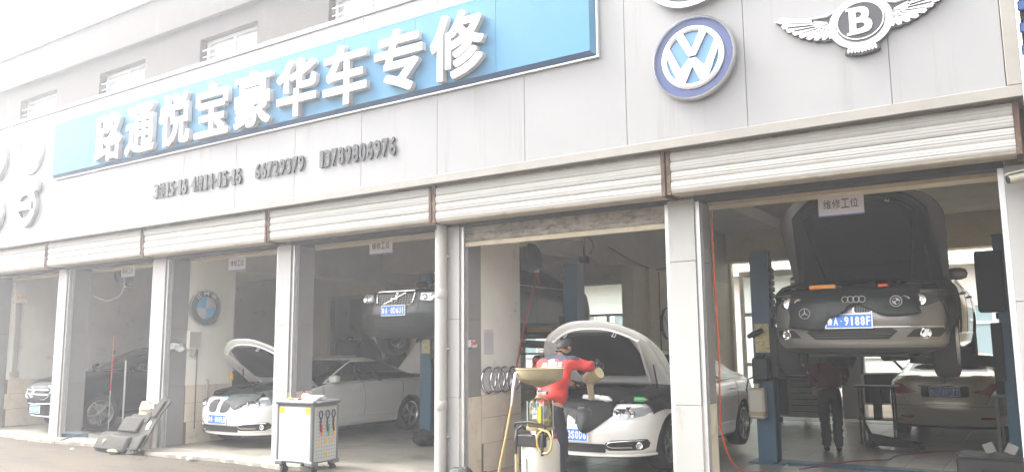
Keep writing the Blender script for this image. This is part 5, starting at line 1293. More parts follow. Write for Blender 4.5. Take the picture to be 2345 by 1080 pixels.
# ================================================================== waste oil drainer
def drainer():
    t = thing('oil_drainer', 'wheeled waste oil drainer with tan bowl and clear measuring jar', 'oil drainer', (-4.54, -.82, -.04))
    mb = MB(); mb.lathe([(0, 0.08), (.19, .08), (.205, .11), (.205, .64), (.18, .70), (.0, .71)], 32); mb.build('tank', 'tank_white', t, smooth=40)
    for a in (0, 90, 180, 270): MB().cyl((.15*math.cos(R(a)), .15*math.sin(R(a)), .0), (.15*math.cos(R(a)), .15*math.sin(R(a)), .08), .035, n=12).build('caster', 'black_plastic', t)
    mb = MB(); mb.tube([(-.24, -.1, .12), (-.24, -.1, .74)], .022, 8); mb.build('side_post', 'bowl_tan', t)
    mb = MB(); mb.box(-.19, .17, -.215, -.15, .64, .76, ch=.01); mb.build('tool_shelf', 'black_plastic', t)
    for sx in (-.17, .15):
        mb = MB(); mb.tube([(sx, -.22, .56), (sx, -.22, .70), (sx, -.20, .80), (sx*.9, -.12, .84)], .016, 8); mb.build('bracket', 'black_plastic', t, smooth=60)
    mb = MB(); mb.tube([(-.2, -.2, .84), (-.17, -.22, .88), (.0, -.23, .895), (.15, -.22, .88), (.19, -.2, .84)], .013, 8); mb.build('rail', 'lift_dark', t, smooth=60)
    mb = MB(); mb.lathe([(.0, .80), (.15, .80), (.155, .83), (.0, .835)], 28); mb.lathe([(0, .70), (.05, .70), (.05, .80), (0, .80)], 14); mb.build('jar_base', 'bowl_tan', t, smooth=40)
    mb = MB(); mb.lathe([(.0, .836), (.135, .836), (.135, 1.06), (.12, 1.10), (.05, 1.135), (.04, 1.16), (.0, 1.16)], 28); j = mb.build('measuring_jar', 'clear_glass', t, smooth=40)
    mb = MB(); mb.lathe([(0, .84), (.125, .84), (.125, .90), (0, .90)], 28); mb.build('oil', 'oil', j, smooth=40)
    mb = MB(); mb.box(.05, .085, -.13, -.122, .86, 1.05); mb.build('gauge_strip', 'yellow', j)
    for a in range(4): MB().cyl((.14*math.cos(R(45+90*a)), .14*math.sin(R(45+90*a)), .83), (.14*math.cos(R(45+90*a)), .14*math.sin(R(45+90*a)), 1.10), .006, n=6).build('jar_rod', 'silver', j)
    mb = MB(); mb.lathe([(.018, 1.16), (.035, 1.165), (.035, 1.20), (.02, 1.21), (.02, 1.24)], 16); mb.box(.0, .09, -.02, .02, 1.165, 1.20); mb.build('valve', 'chrome', t, smooth=40)
    mb = MB(); mb.lathe([(.02, 1.24), (.06, 1.25), (.17, 1.29), (.225, 1.32), (.25, 1.345), (.258, 1.43), (.266, 1.435), (.266, 1.445), (.245, 1.445), (.238, 1.36), (.2, 1.335), (.05, 1.275), (.02, 1.27)], 36); mb.build('drain_bowl', 'bowl_tan', t, smooth=40)
    mb = MB(); mb.lathe([(0, 1.38), (.03, 1.375), (.05, 1.36)], 14); mb.build('strainer', 'black_plastic', t)
    mb = MB(); mb.tube([(-.16, -.2, 1.40), (-.16, -.235, 1.38), (-.17, -.26, 1.25), (-.19, -.27, 1.05)], [.016, .018, .018, .012], 8); mb.build('suction_probe', 'silver', t, smooth=60)
    mb = MB(); mb.hose([(-.19, -.27, 1.06), (-.26, -.27, .75), (-.36, -.25, .4), (-.46, -.2, .05)], .014, 8); mb.build('suction_hose', 'hose_tan', t, smooth=60)
    mb = MB(); mb.tube([(.10+.0*a, -.2+.02*math.sin(a), .83) if a == 0 else (.18+.09*math.sin(a*.55), -.22, .70+.12*math.cos(a*.55)) for a in range(12)], .013, 8); mb.build('coiled_hose', 'oil', t, smooth=60)
    mb = MB(); mb.box(-.05, -.044, -.212, -.205, .1, .52); mb.build('level_gauge', 'black_plastic', t); mb = MB(); mb.cyl((.12, .1, .70), (.12, .1, .75), .02, n=10); mb.build('red_cap', 'hose_red', t)
    mb = MB(); mb.tube([(.02, -.21, .76), (.05, -.22, .78), (.08, -.22, .77), (.09, -.22, .70)], .009, 6); mb.build('hook', 'silver', t, smooth=60)
drainer()
# ================================================================== people
def skin_mesh(nodes, edges, root, subd=2):
    names = list(nodes); idx = {n: i for i, n in enumerate(names)}
    me = bpy.data.meshes.new('skin'); me.from_pydata([nodes[n][0] for n in names], [(idx[a], idx[b]) for a, b in edges], [])
    o = bpy.data.objects.new('tmp', me); COL.objects.link(o)
    m = o.modifiers.new('s', 'SKIN'); m.use_smooth_shade = True; m.branch_smoothing = .4
    sv = me.skin_vertices[0].data if me.skin_vertices else None
    if sv is None:
        bm = bmesh.new(); bm.from_mesh(me); bm.verts.layers.skin.verify(); bm.to_mesh(me); bm.free(); sv = me.skin_vertices[0].data
    for n in names:
        r = nodes[n][1]; sv[idx[n]].radius = r if isinstance(r, tuple) else (r, r); sv[idx[n]].use_root = (n == root)
    s = o.modifiers.new('d', 'SUBSURF'); s.levels = subd; s.render_levels = subd
    bpy.context.view_layer.update(); out = bpy.data.meshes.new_from_object(o.evaluated_get(bpy.context.evaluated_depsgraph_get())); bpy.data.objects.remove(o)
    out.polygons.foreach_set('use_smooth', [True]*len(out.polygons)); return out
def crease(me, seed):
    rnd = random.Random(seed); ws = [(Vector((rnd.uniform(-1, 1), rnd.uniform(-1, 1), rnd.uniform(.4, 2))).normalized()*rnd.uniform(25, 70), rnd.uniform(0, 6), rnd.uniform(.002, .0055)) for _ in range(7)]
    me.update()
    for v in me.vertices: v.co += v.normal*sum(a*math.sin(v.co.dot(k)+p) for k, p, a in ws)
    me.update()
def person(label, loc, rz, J, jacket, hands='skin', text=False, height=1.0):
    P = thing('person', label, 'person', loc, rz); V = Vector
    g = {k: V(v) for k, v in J.items()}
    N = {'pelvis': (g['pelvis'], (.13, .10)), 'spine': (g['spine'], (.12, .09)), 'chest': (g['chest'], (.11, .08)), 'neckb': (g['neck']-V((0, 0, .04)), .055), 'neck': (g['neck'], .05)}
    up = (g['head']-g['neck']).normalized(); fw = (V((0, 1, 0))-up*up.y).normalized()
    if 'face' in g: fw = g['face'].normalized()
    N['jaw'] = (g['neck']+up*.06+fw*.02, (.058, .062)); N['mid'] = (g['head'], (.078, .092)); N['crown'] = (g['head']+up*.085-fw*.01, (.055, .065)); N['top'] = (g['head']+up*.112-fw*.01, (.025, .03))
    E = [('pelvis', 'spine'), ('spine', 'chest'), ('chest', 'neckb'), ('neckb', 'neck'), ('neck', 'jaw'), ('jaw', 'mid'), ('mid', 'crown'), ('crown', 'top')]
    N['nose'] = (g['head']+fw*.1-up*.015, .012); E.append(('mid', 'nose'))
    for s, q in (('L', -1), ('R', 1)):
        N['sh'+s] = (g['sh'+s], .05); N['el'+s] = (g['el'+s], .044); N['wr'+s] = (g['wr'+s], .03); N['palm'+s] = (g['hand'+s], (.042, .022))
        E += [('chest', 'sh'+s), ('sh'+s, 'el'+s), ('el'+s, 'wr'+s), ('wr'+s, 'palm'+s)]
        d = (g['hand'+s]-g['wr'+s]).normalized(); side = d.cross(V((0, 0, 1))); side = side.normalized() if side.length > .1 else V((1, 0, 0)); curl = V((0, 0, -1))-d*(-d.z)
        for i, (o_, L) in enumerate(((-.03, .06), (-.01, .075), (.01, .07), (.03, .055))):
            a = g['hand'+s]+side*o_+d*.02; b = a+d*L*.55; c = b+d*L*.3+curl*.025
            for nm, p in (('a', a), ('b', b), ('c', c)): N['f%s%d%s' % (s, i, nm)] = (p, .009)
            E += [('palm'+s, 'f%s%da' % (s, i)), ('f%s%da' % (s, i), 'f%s%db' % (s, i)), ('f%s%db' % (s, i), 'f%s%dc' % (s, i))]
        a = g['wr'+s]+d*.03+side*(-q*.04); b = a+d*.035+side*(-q*.02)+curl*.01
        N['t%sa' % s] = (a, .011); N['t%sb' % s] = (b, .009); E += [('wr'+s, 't%sa' % s), ('t%sa' % s, 't%sb' % s)]
        N['hip'+s] = (g['hip'+s], .085); N['kn'+s] = (g['kn'+s], .058); N['an'+s] = (g['an'+s], .04); N['toe'+s] = (g['toe'+s], .035)
        E += [('pelvis', 'hip'+s), ('hip'+s, 'kn'+s), ('kn'+s, 'an'+s), ('an'+s, 'toe'+s)]
    b = skin_mesh(N, E, 'pelvis'); b.name = 'body'; b.materials.append(M('skin')); bo = obj('body', b, P)
    # clothes
    Nj = {'hem': (g['pelvis']-(g['spine']-g['pelvis'])*.1, (.215, .165)), 'spine': (g['spine'], (.205, .165)), 'chest': (g['chest'], (.215, .16)), 'top': (g['neck']-V((0, 0, .04)), (.12, .105)), 'coll': (g['neck']+V((0, .01, .03)), (.078, .075))}
    Ej = [('hem', 'spine'), ('spine', 'chest'), ('chest', 'top'), ('top', 'coll')]
    for s in 'LR':
        cuff = g['el'+s]+(g['wr'+s]-g['el'+s])*.92; m1 = (g['sh'+s]+g['el'+s])/2
        Nj.update({'sh'+s: (g['sh'+s], .098), 'm'+s: (m1, .084), 'el'+s: (g['el'+s], .074), 'cu'+s: (cuff, .055)}); Ej += [('chest', 'sh'+s), ('sh'+s, 'm'+s), ('m'+s, 'el'+s), ('el'+s, 'cu'+s)]
    j = skin_mesh(Nj, Ej, 'hem', 3); j.name = 'jacket'; j.materials.append(M(jacket)); j.materials.append(M('jacket_navy')); crease(j, 1)
    zc = g['chest'].z+.085
    for p in j.polygons:
        c = p.center
        p.material_index = 1 if (c.z > zc and abs(c.x-g['chest'].x) < .34 and (c-g['shR']).length > .02 and not ((c-g['elR']).length < .14 or (c-g['elL']).length < .14)) or min((c-g['wrL']).length, (c-g['wrR']).length) < .1 else 0
    jo = obj('jacket', j, P)
    Nt = {'waist': (g['pelvis']+V((0, 0, .06)), (.165, .13)), 'crotch': (g['pelvis']-V((0, 0, .05)), (.165, .13))}; Et = [('waist', 'crotch')]
    for s in 'LR':
        Nt.update({'h'+s: (g['hip'+s]-V((0, 0, .05)), .105), 'k'+s: (g['kn'+s], .083), 'a'+s: (g['an'+s]+V((0, 0, -.02)), .07)}); Et += [('crotch', 'h'+s), ('h'+s, 'k'+s), ('k'+s, 'a'+s)]
    tr = skin_mesh(Nt, Et, 'waist'); tr.name = 'trousers'; tr.materials.append(M('trousers')); crease(tr, 2); obj('trousers', tr, P)
    for s in 'LR':
        a, t_ = g['an'+s], g['toe'+s]; sh = skin_mesh({'h': (V((a.x, a.y-.05*fw.y, .045)), (.045, .045)), 'm': (V((a.x, a.y, .05)), (.05, .055)), 't': (V((t_.x, t_.y+.02, .035)), (.045, .032)), 'u': (V((a.x, a.y, .11)), .05)}, [('h', 'm'), ('m', 't'), ('m', 'u')], 'm'); sh.materials.append(M('shoe')); sh.name = 'shoe'; obj('shoe', sh, P)
    hb = MB(); Mx = Matrix.Translation(g['head']+up*.03-fw*.012) @ Matrix(((1, 0, 0), (0, 1, 0), (0, 0, 1))).to_4x4()
    rnd = random.Random(4); vs = []; n, k = 20, 12
    side = fw.cross(up)
    for i in range(k+1):
        ph = math.pi*i/k*.72
        for a in range(n):
            an = 2*math.pi*a/n; dv = up*math.cos(ph)+(side*math.cos(an)+fw*math.sin(an))*math.sin(ph)
            r = .098+.008*rnd.random(); front = dv.dot(fw)
            if front > .35 and math.cos(ph) < .45: r *= .70
            vs.append(g['head']+up*.025-fw*.012+V((dv.x*.93, dv.y, dv.z))*r)
    hb.add(vs, [(i*n+a, i*n+(a+1) % n, (i+1)*n+(a+1) % n, (i+1)*n+a) for i in range(k) for a in range(n)]); hb.build('hair', 'hair', P, smooth=60)
    for s in (-1, 1): MB().lathe([(0, -.012), (.018, -.01), (.024, .0), (.012, .012), (0, .012)], 10, M=Matrix.Translation(g['head']+side*s*.085-up*.01) @ Matrix.Rotation(R(90), 4, 'Y')).build('ear', 'skin', bo, smooth=60)
    if hands == 'glove':
        for s in 'LR':
            d = (g['hand'+s]-g['wr'+s]).normalized(); gl = skin_mesh({'c': (g['wr'+s]-d*.05, .052), 'p': (g['hand'+s], (.06, .048)), 'f': (g['hand'+s]+d*.085, (.05, .036)), 'th': (g['wr'+s]+d*.06+V((-.04, 0, .02)), .02)}, [('c', 'p'), ('p', 'f'), ('c', 'th')], 'c'); gl.materials.append(M('glove')); gl.name = 'glove'; obj('glove', gl, P)
    return P, jo
J1 = dict(pelvis=(0, -.08, .96), spine=(0, -.04, 1.16), chest=(0, .04, 1.39), neck=(.02, .13, 1.545), head=(.04, .205, 1.625), shL=(-.18, .08, 1.47), shR=(.18, .08, 1.47), elL=(-.18, .28, 1.26), wrL=(.0, .46, 1.18), handL=(.06, .52, 1.17), elR=(.31, .22, 1.40), wrR=(.33, .40, 1.43), handR=(.34, .47, 1.41), hipL=(-.10, -.06, .88), hipR=(.10, -.06, .88), knL=(-.11, -.03, .48), knR=(.12, -.05, .48), anL=(-.12, -.08, .09), anR=(.13, -.10, .09), toeL=(-.13, .08, .04), toeR=(.15, .06, .04), face=(.25, .9, -.25))
p1, j1 = person('mechanic in red and navy jacket bending over the white sedan engine', (-4.74, -.18, 0), 0, J1, 'jacket_red', 'glove')
def back_print():
    # raised white print following the back of the jacket
    dgm = j1.data; from mathutils.bvhtree import BVHTree
    bv = BVHTree.FromPolygons([v.co for v in dgm.vertices], [p.vertices[:] for p in dgm.polygons])
    for txt, z, w, h in (('路通悦宝', 1.425, .056, .054), ('豪华车专修', 1.365, .034, .03)):
        k = len(txt)
        for i, ch in enumerate(txt):
            me = text_mesh(ch, w, h, .004, 'plastic_white', bold=.03).copy(); x = (i-(k-1)/2)*w*1.18+.01
            for v in me.vertices:
                px, pz, d = v.co.x+x, v.co.y+z+.05*x, v.co.z
                hit = bv.ray_cast(Vector((px, -1, pz)), Vector((0, 1, 0)))[0]; yy = hit.y if hit else -.05
                v.co = (px, yy-.003-d, pz)
            obj('jacket_print', me, j1)
back_print()
J2 = dict(pelvis=(0, 0, .94), spine=(0, .0, 1.13), chest=(0, .02, 1.36), neck=(0, .05, 1.53), head=(0, .09, 1.64), shL=(-.18, .02, 1.44), shR=(.18, .02, 1.44), elL=(-.24, .0, 1.16), wrL=(-.22, .12, .96), handL=(-.21, .16, .90), elR=(.24, .0, 1.16), wrR=(.20, .16, 1.0), handR=(.17, .22, .97), hipL=(-.10, 0, .88), hipR=(.10, 0, .88), knL=(-.09, .02, .48), knR=(.09, .02, .48), anL=(-.08, -.03, .07), anR=(.08, -.06, .07), toeL=(-.09, .12, .04), toeR=(.10, .09, .04))
person('person in dark red jacket and black trousers standing under the lifted saloon', (-2.77, 4.85, 0), R(15), J2, 'jacket_dark')
J3 = dict(J2); J3.update(head=(.05, .12, 1.62), elR=(.22, .2, 1.2), wrR=(.16, .42, 1.15), handR=(.14, .5, 1.14))
person('person in red jacket half hidden behind the mechanic', (-6.62, 2.7, 0), R(-30), J3, 'jacket_red')
# oil jug held by the mechanic
def held_jug():
    t = thing('oil_jug', 'tan oil pouring jug held over the engine by the mechanic', 'jug', (-4.42, .22, 1.29))
    Mx = Matrix.Rotation(R(62), 4, 'Y') @ Matrix.Rotation(R(12), 4, 'X')
    MB().lathe([(.0, -.11), (.075, -.11), (.085, -.09), (.088, .06), (.078, .085), (.066, .088), (.06, .07), (0, .06)], 26, M=Mx).build('jug_body', 'bowl_tan', t, smooth=40)
    MB().lathe([(.0, .062), (.058, .064), (.07, .089)], 24, M=Mx).build('mouth', 'paper_yellow', t, smooth=40)
    MB().tube([(-.06, .0, -.02), (-.055, .0, -.14), (-.05, .02, -.28)], [.045, .04, .036], 14).build('spout', 'bowl_tan', t, smooth=50)
    MB().tube([(-.1, -.02, .06), (-.12, -.03, .10), (-.03, -.02, .13), (.02, 0, .10)], .014, 8).build('handle', 'bowl_tan', t, smooth=50)
held_jug()
def bottle(loc, m, label, axis, r=.035, L=.2, cap='paper'):
    t = thing('oil_bottle', label, 'bottle', loc); t.rotation_euler = axis
    MB().lathe([(0, 0), (r, 0), (r*1.03, .01), (r, L*.7), (r*.8, L*.8), (r*.4, L*.88), (r*.4, L*.95), (0, L*.95)], 18).build('bottle_body', m, t, smooth=40); MB().cyl((0, 0, L*.95), (0, 0, L*1.05), r*.45, n=12).build('cap', cap, t)
zb = .985
bottle((-4.93, .92, zb), 'plastic_white', 'white filter bottle lying on the engine nearest the mechanic', (R(90), R(0), R(70))); bottle((-4.78, .86, zb+.01), 'plastic_white', 'white bottle lying on the engine behind the first bottle', (R(90), 0, R(60)))
bottle((-4.62, .80, zb), 'plastic_white', 'long white bottle lying on the engine beside the black mat', (R(90), 0, R(50)), .04, .26); bottle((-4.20, .86, zb+.0), 'green', 'green spray can lying on the engine near the headlight', (R(90), 0, R(80)), .028, .18, 'hose_red')
# ================================================================== wall fittings
def wallbox():
    t = thing('electrical_box', 'pale electrical box on the tiled partition wall below the roundel', 'electrical box', (-12.61, .60, 1.8))
    MB().box(0, .07, -.13, .13, -.16, .16, ch=.01).build('case', 'plaster', t); MB().box(.07, .078, -.11, .11, -.14, .14, ch=.004).build('door', 'pvc', t)
    MB().hose([(.03, -.02, -.16), (.03, -.06, -.26), (.03, -.0, -.30), (.02, .06, -.24), (.02, .08, -.16)], .014, 8).build('cable', 'pvc', t, smooth=60)
    MB().tube([(.02, .09, -.16), (.02, .09, -.9), (.012, .1, -1.3), (.012, .1, -1.55)], .008, 6).build('conduit', 'gap', t, smooth=60)
    t = thing('conduit_pipe', 'white conduit pipe on the tiled wall beside the white sedan', 'pipe', (-12.6, .92, 0)); MB().tube([(.02, 0, .25), (.02, 0, 1.06), (.0, 0, 1.1)], .018, 8).build('pipe', 'pvc', t, smooth=60); MB().box(0, .05, -.05, .05, .18, .28, ch=.01).build('socket', 'trim', t)
    t = thing('clipboard', 'white clipboard hanging on the partition wall above the chrome rings', 'clipboard', (-6.245, .66, 1.70)); MB().box(0, .01, -.115, .115, -.165, .165, ch=.004).build('board', 'paper', t); MB().box(.01, .018, -.04, .04, .135, .16, ch=.003).build('clip', 'silver', t); MB().box(.0102, .0115, -.105, .105, -.155, .13).build('sheet', 'sign_white', t)
    t = thing('plastic_film', 'shiny clear plastic sleeve on the second pillar', 'plastic sleeve', (-12.60, .26, 1.67)); MB().grid(lambda u, v: (.01+.03*math.sin(u*8)*math.sin(v*5)+.02, (u-.5)*.28, (v-.5)*.12+.02*math.sin(u*6)), 14, 8).build('film', 'film_clear', t, smooth=60).modifiers.new('t', 'SOLIDIFY').thickness = .003; MB().box(0, .01, -.13, .13, .04, .07).build('holder', 'silver', t)
    t = thing('plastic_film', 'red and clear plastic sleeve on the pillar beside the clipboard', 'plastic sleeve', (-6.23, .23, 1.675)); MB().grid(lambda u, v: (.012+.02*math.sin(u*7)*math.sin(v*5)+.015, (u-.5)*.2, (v-.5)*.1), 14, 8).build('film', 'film_clear', t, smooth=60).modifiers.new('t', 'SOLIDIFY').thickness = .003; MB().box(.0, .04, -.02, .09, -.01, .045, ch=.008).build('red_label', 'film_red', t)
    t = thing('spray_bottle', 'small yellow spray bottle hooked on the wall edge beside the raised bonnet', 'spray bottle', (-12.60, 1.42, 1.06)); MB().lathe([(0, 0), (.03, 0), (.03, .1), (.012, .14), (.012, .17), (0, .17)], 14, M=Matrix.Translation((.035, 0, 0))).build('bottle_body', 'yellow', t, smooth=40); MB().box(.02, .09, -.012, .012, .17, .20, ch=.004).build('trigger', 'plastic_white', t)
    # downpipe on pillar four
    t = thing('drainpipe', 'cream plastic drainpipe running down the pillar', 'drainpipe', (-6.47, -.075, 0)); MB().cyl((0, 0, -.05), (0, 0, 3.24), .07, n=20).build('pipe', 'pvc', t, smooth=50)
    for z in (.9, 2.32): MB().lathe([(.0705, -.06), (.078, -.05), (.078, .05), (.0705, .06)], 20, M=Matrix.Translation((0, 0, z))).build('collar', 'pvc', t, smooth=50)
    for z in (.5, 1.6, 2.8): MB().box(-.08, .08, .02, .075, z, z+.03).build('clamp', 'rail', t)
    # wall picture box in the first bay, trunking below
    t = thing('wall_cabinet', 'small pale cabinet with yellow label high on the far left wall', 'cabinet', (-19.0, .65, 2.9)); MB().box(0, .1, -.14, .14, -.22, .22, ch=.01).build('case', 'plaster', t); MB().box(.1, .106, -.11, .11, -.19, .19).build('door', 'rear_wall', t); MB().box(.106, .108, -.08, .08, -.13, -.06).build('label', 'yellow', t); MB().box(0, .03, -.05, .05, -1.75, -.22).build('trunking', 'pvc', t); MB().box(0, .05, -.09, .09, -1.85, -1.72, ch=.01).build('socket', 'pvc', t)
    t = thing('hose_reel', 'dark round hose reel high on the far left wall', 'hose reel', (-18.95, 3.0, 3.46)); Mx = Matrix.Rotation(R(90), 4, 'Y')
    MB().lathe([(0, 0), (.2, 0), (.23, .03), (.23, .16), (.2, .19), (0, .19)], 28, M=Mx).build('drum', 'dark_plastic', t, smooth=40); MB().tube([(.1, 0, -.2), (.12, .02, -.28), (.16, .1, -.3)], .05, 10).build('outlet', 'chrome', t, smooth=50)
    t = thing('white_cable', 'loose white cable loop hanging beside the first inner pillar', 'cable', (-15.8, .55, 0)); MB().hose([(.3, .4, 3.2), (.34, .42, 2.95), (.28, .38, 2.72), (.14, .2, 2.62), (.02, .0, 2.70)], .012, 6).build('cable', 'plastic_white', t, smooth=60)
    t = thing('hose_reel', 'dark round hose reel with red hose above the mechanic', 'hose reel', (-6.30, 1.85, 2.96)); Mx = Matrix.Rotation(R(75), 4, 'Y')
    MB().lathe([(0, -.09), (.2, -.09), (.235, -.06), (.235, .06), (.2, .09), (0, .09)], 30, M=Mx).build('drum', 'dark_plastic', t, smooth=40); MB().lathe([(.0, .09), (.07, .1), (.08, .12), (0, .13)], 18, M=Mx).build('hub', 'gap', t, smooth=40); MB().tube([(0, 0, .2), (.0, .0, .5)], .014, 6).build('hanger', 'lift_dark', t)
    MB().hose([(.1, .02, -.2), (.11, -.1, -.5), (.12, -.35, -1.0), (.13, -.6, -1.6), (.12, -.8, -2.3), (.05, -.95, -2.9)], .014, 8).build('hose', 'hose_red', t, smooth=60); MB().tube([(.1, .02, -.2), (.14, .0, -.34), (.16, .02, -.42)], .012, 6).build('hose_tail', 'hose_red', t, smooth=60); MB().box(.07, .14, -.01, .05, -.24, -.18, ch=.01).build('stopper', 'plastic_white', t)
    t = thing('tube_lamp', 'unlit fluorescent tube lamp hanging under the ceiling above the mechanic', 'lamp', (-5.73, 2.0, 3.20)); MB().box(-.27, .27, -.04, .04, 0, .05, ch=.008).build('housing', 'tube_light', t); MB().cyl((-.25, 0, -.02), (.25, 0, -.02), .015, n=12).build('tube', 'tube_light', t, smooth=50)
    for sx in (-.2, .2): MB().cyl((sx, 0, .05), (sx, 0, 1.02), .004, n=5).build('hanger', 'gap', t)
    t = thing('hanging_pole', 'dark hanging pole with cable beside the fluorescent lamp', 'pole', (-5.52, 2.1, 0)); MB().cyl((0, 0, 4.28), (0, 0, 2.92), .018, n=8).build('pole', 'lift_dark', t); MB().box(-.06, .06, -.05, .05, 2.84, 2.94, ch=.01).build('bracket', 'lift_dark', t); MB().hose([(0, 0, 3.25), (.1, 0, 3.2), (.16, 0, 3.08), (.1, 0, 2.96)], .008, 6).build('cable', 'gap', t, smooth=60)
    t = thing('conduit_pipe', 'thin dark conduits on the wall behind the raised bonnet', 'conduit', (-6.25, 6.6, 0)); MB().tube([(.012, 0, .2), (.012, 0, 3.08)], .012, 6).build('pipe', 'steel_dark', t); MB().tube([(.012, .5, .2), (.012, .5, 3.3)], .012, 6).build('pipe', 'steel_dark', t); MB().hose([(.012, -2.2, 3.35), (.02, -1.2, 3.18), (.02, -.2, 3.1), (.012, .5, 3.2)], .009, 6).build('cable', 'steel_dark', t, smooth=60)
    e = emblem('round_emblem', 'plain pale round emblem on the wall behind the white sedan', (-6.25, 6.95, 2.06), (R(90), 0, R(90))); mbb = MB(); disc(mbb, .30, 0, .03); mbb.build('disc', 'sign_white', e); mbb = MB(); chrome_ring(mbb, .29, .32, .05); mbb.build('rim', 'steel_dark', e, smooth=40); mbb = MB(); stroke(mbb, (-.2, .12), (.0, -.05), .02, .03, .04); stroke(mbb, (.0, -.05), (.14, .16), .02, .03, .041); mbb.build('mark', 'column_side', e)
    t = thing('air_hose', 'orange air hose hanging down beside the white pillar', 'hose', (-3.0, .45, 0)); MB().hose([(0, 0, 3.15), (.0, 0, 2.4), (.01, .02, 1.6), (-.03, .1, 1.1), (-.1, .3, .7), (-.12, .6, .35), (-.15, 1.2, .1), (-.1, 1.9, .02)], .010, 8).build('hose_line', 'orange', t, smooth=60)
    t = thing('air_hose', 'orange and dark hose lying across the tiled floor', 'hose', (-2.4, 3.0, .012)); MB().hose([(-.3, -.5, .04), (.1, .3, .06), (.38, .67, .06), (.5, 1.2, .014), (.56, 1.75, .014), (1.05, 2.5, .014), (1.5, 2.7, .014)], .009, 8).build('hose_line', 'hose_red', t, smooth=60); MB().tube([(1.5, 2.7, .014), (1.6, 2.72, .02)], .022, 8).build('coupling', 'silver', t)
    t = thing('cctv_camera', 'cream security camera on the end pillar at the right edge', 'camera', (-.02, -.18, 3.03)); Mx = Matrix.Rotation(R(205), 4, 'Z') @ Matrix.Rotation(R(-14), 4, 'Y')
    MB().tube([(-.02, 0, 0), (.14, 0, -.035)], .045, 14).build('body', 'cctv_white', t, loc=(.04, -.06, .03), rot=(0, 0, R(200)), smooth=50); MB().box(-.04, .15, -.055, .055, .045, .055).build('sunshade', 'cctv_white', t, loc=(.04, -.06, .02), rot=(0, R(12), R(200))); MB().cyl((.141, 0, -.035), (.15, 0, -.037), .036, n=16).build('lens', 'black_plastic', t, loc=(.04, -.06, .03), rot=(0, 0, R(200))); MB().tube([(.06, -.06, .0), (.07, .0, -.06), (.07, .17, -.06)], .014, 8).build('bracket', 'lift_dark', t, smooth=60); MB().tube([(.06, -.05, .05), (.03, -.1, .2), (.02, -.16, .45), (.02, -.19, .66)], .006, 6).build('cable', 'gap', t, smooth=60)
wallbox()
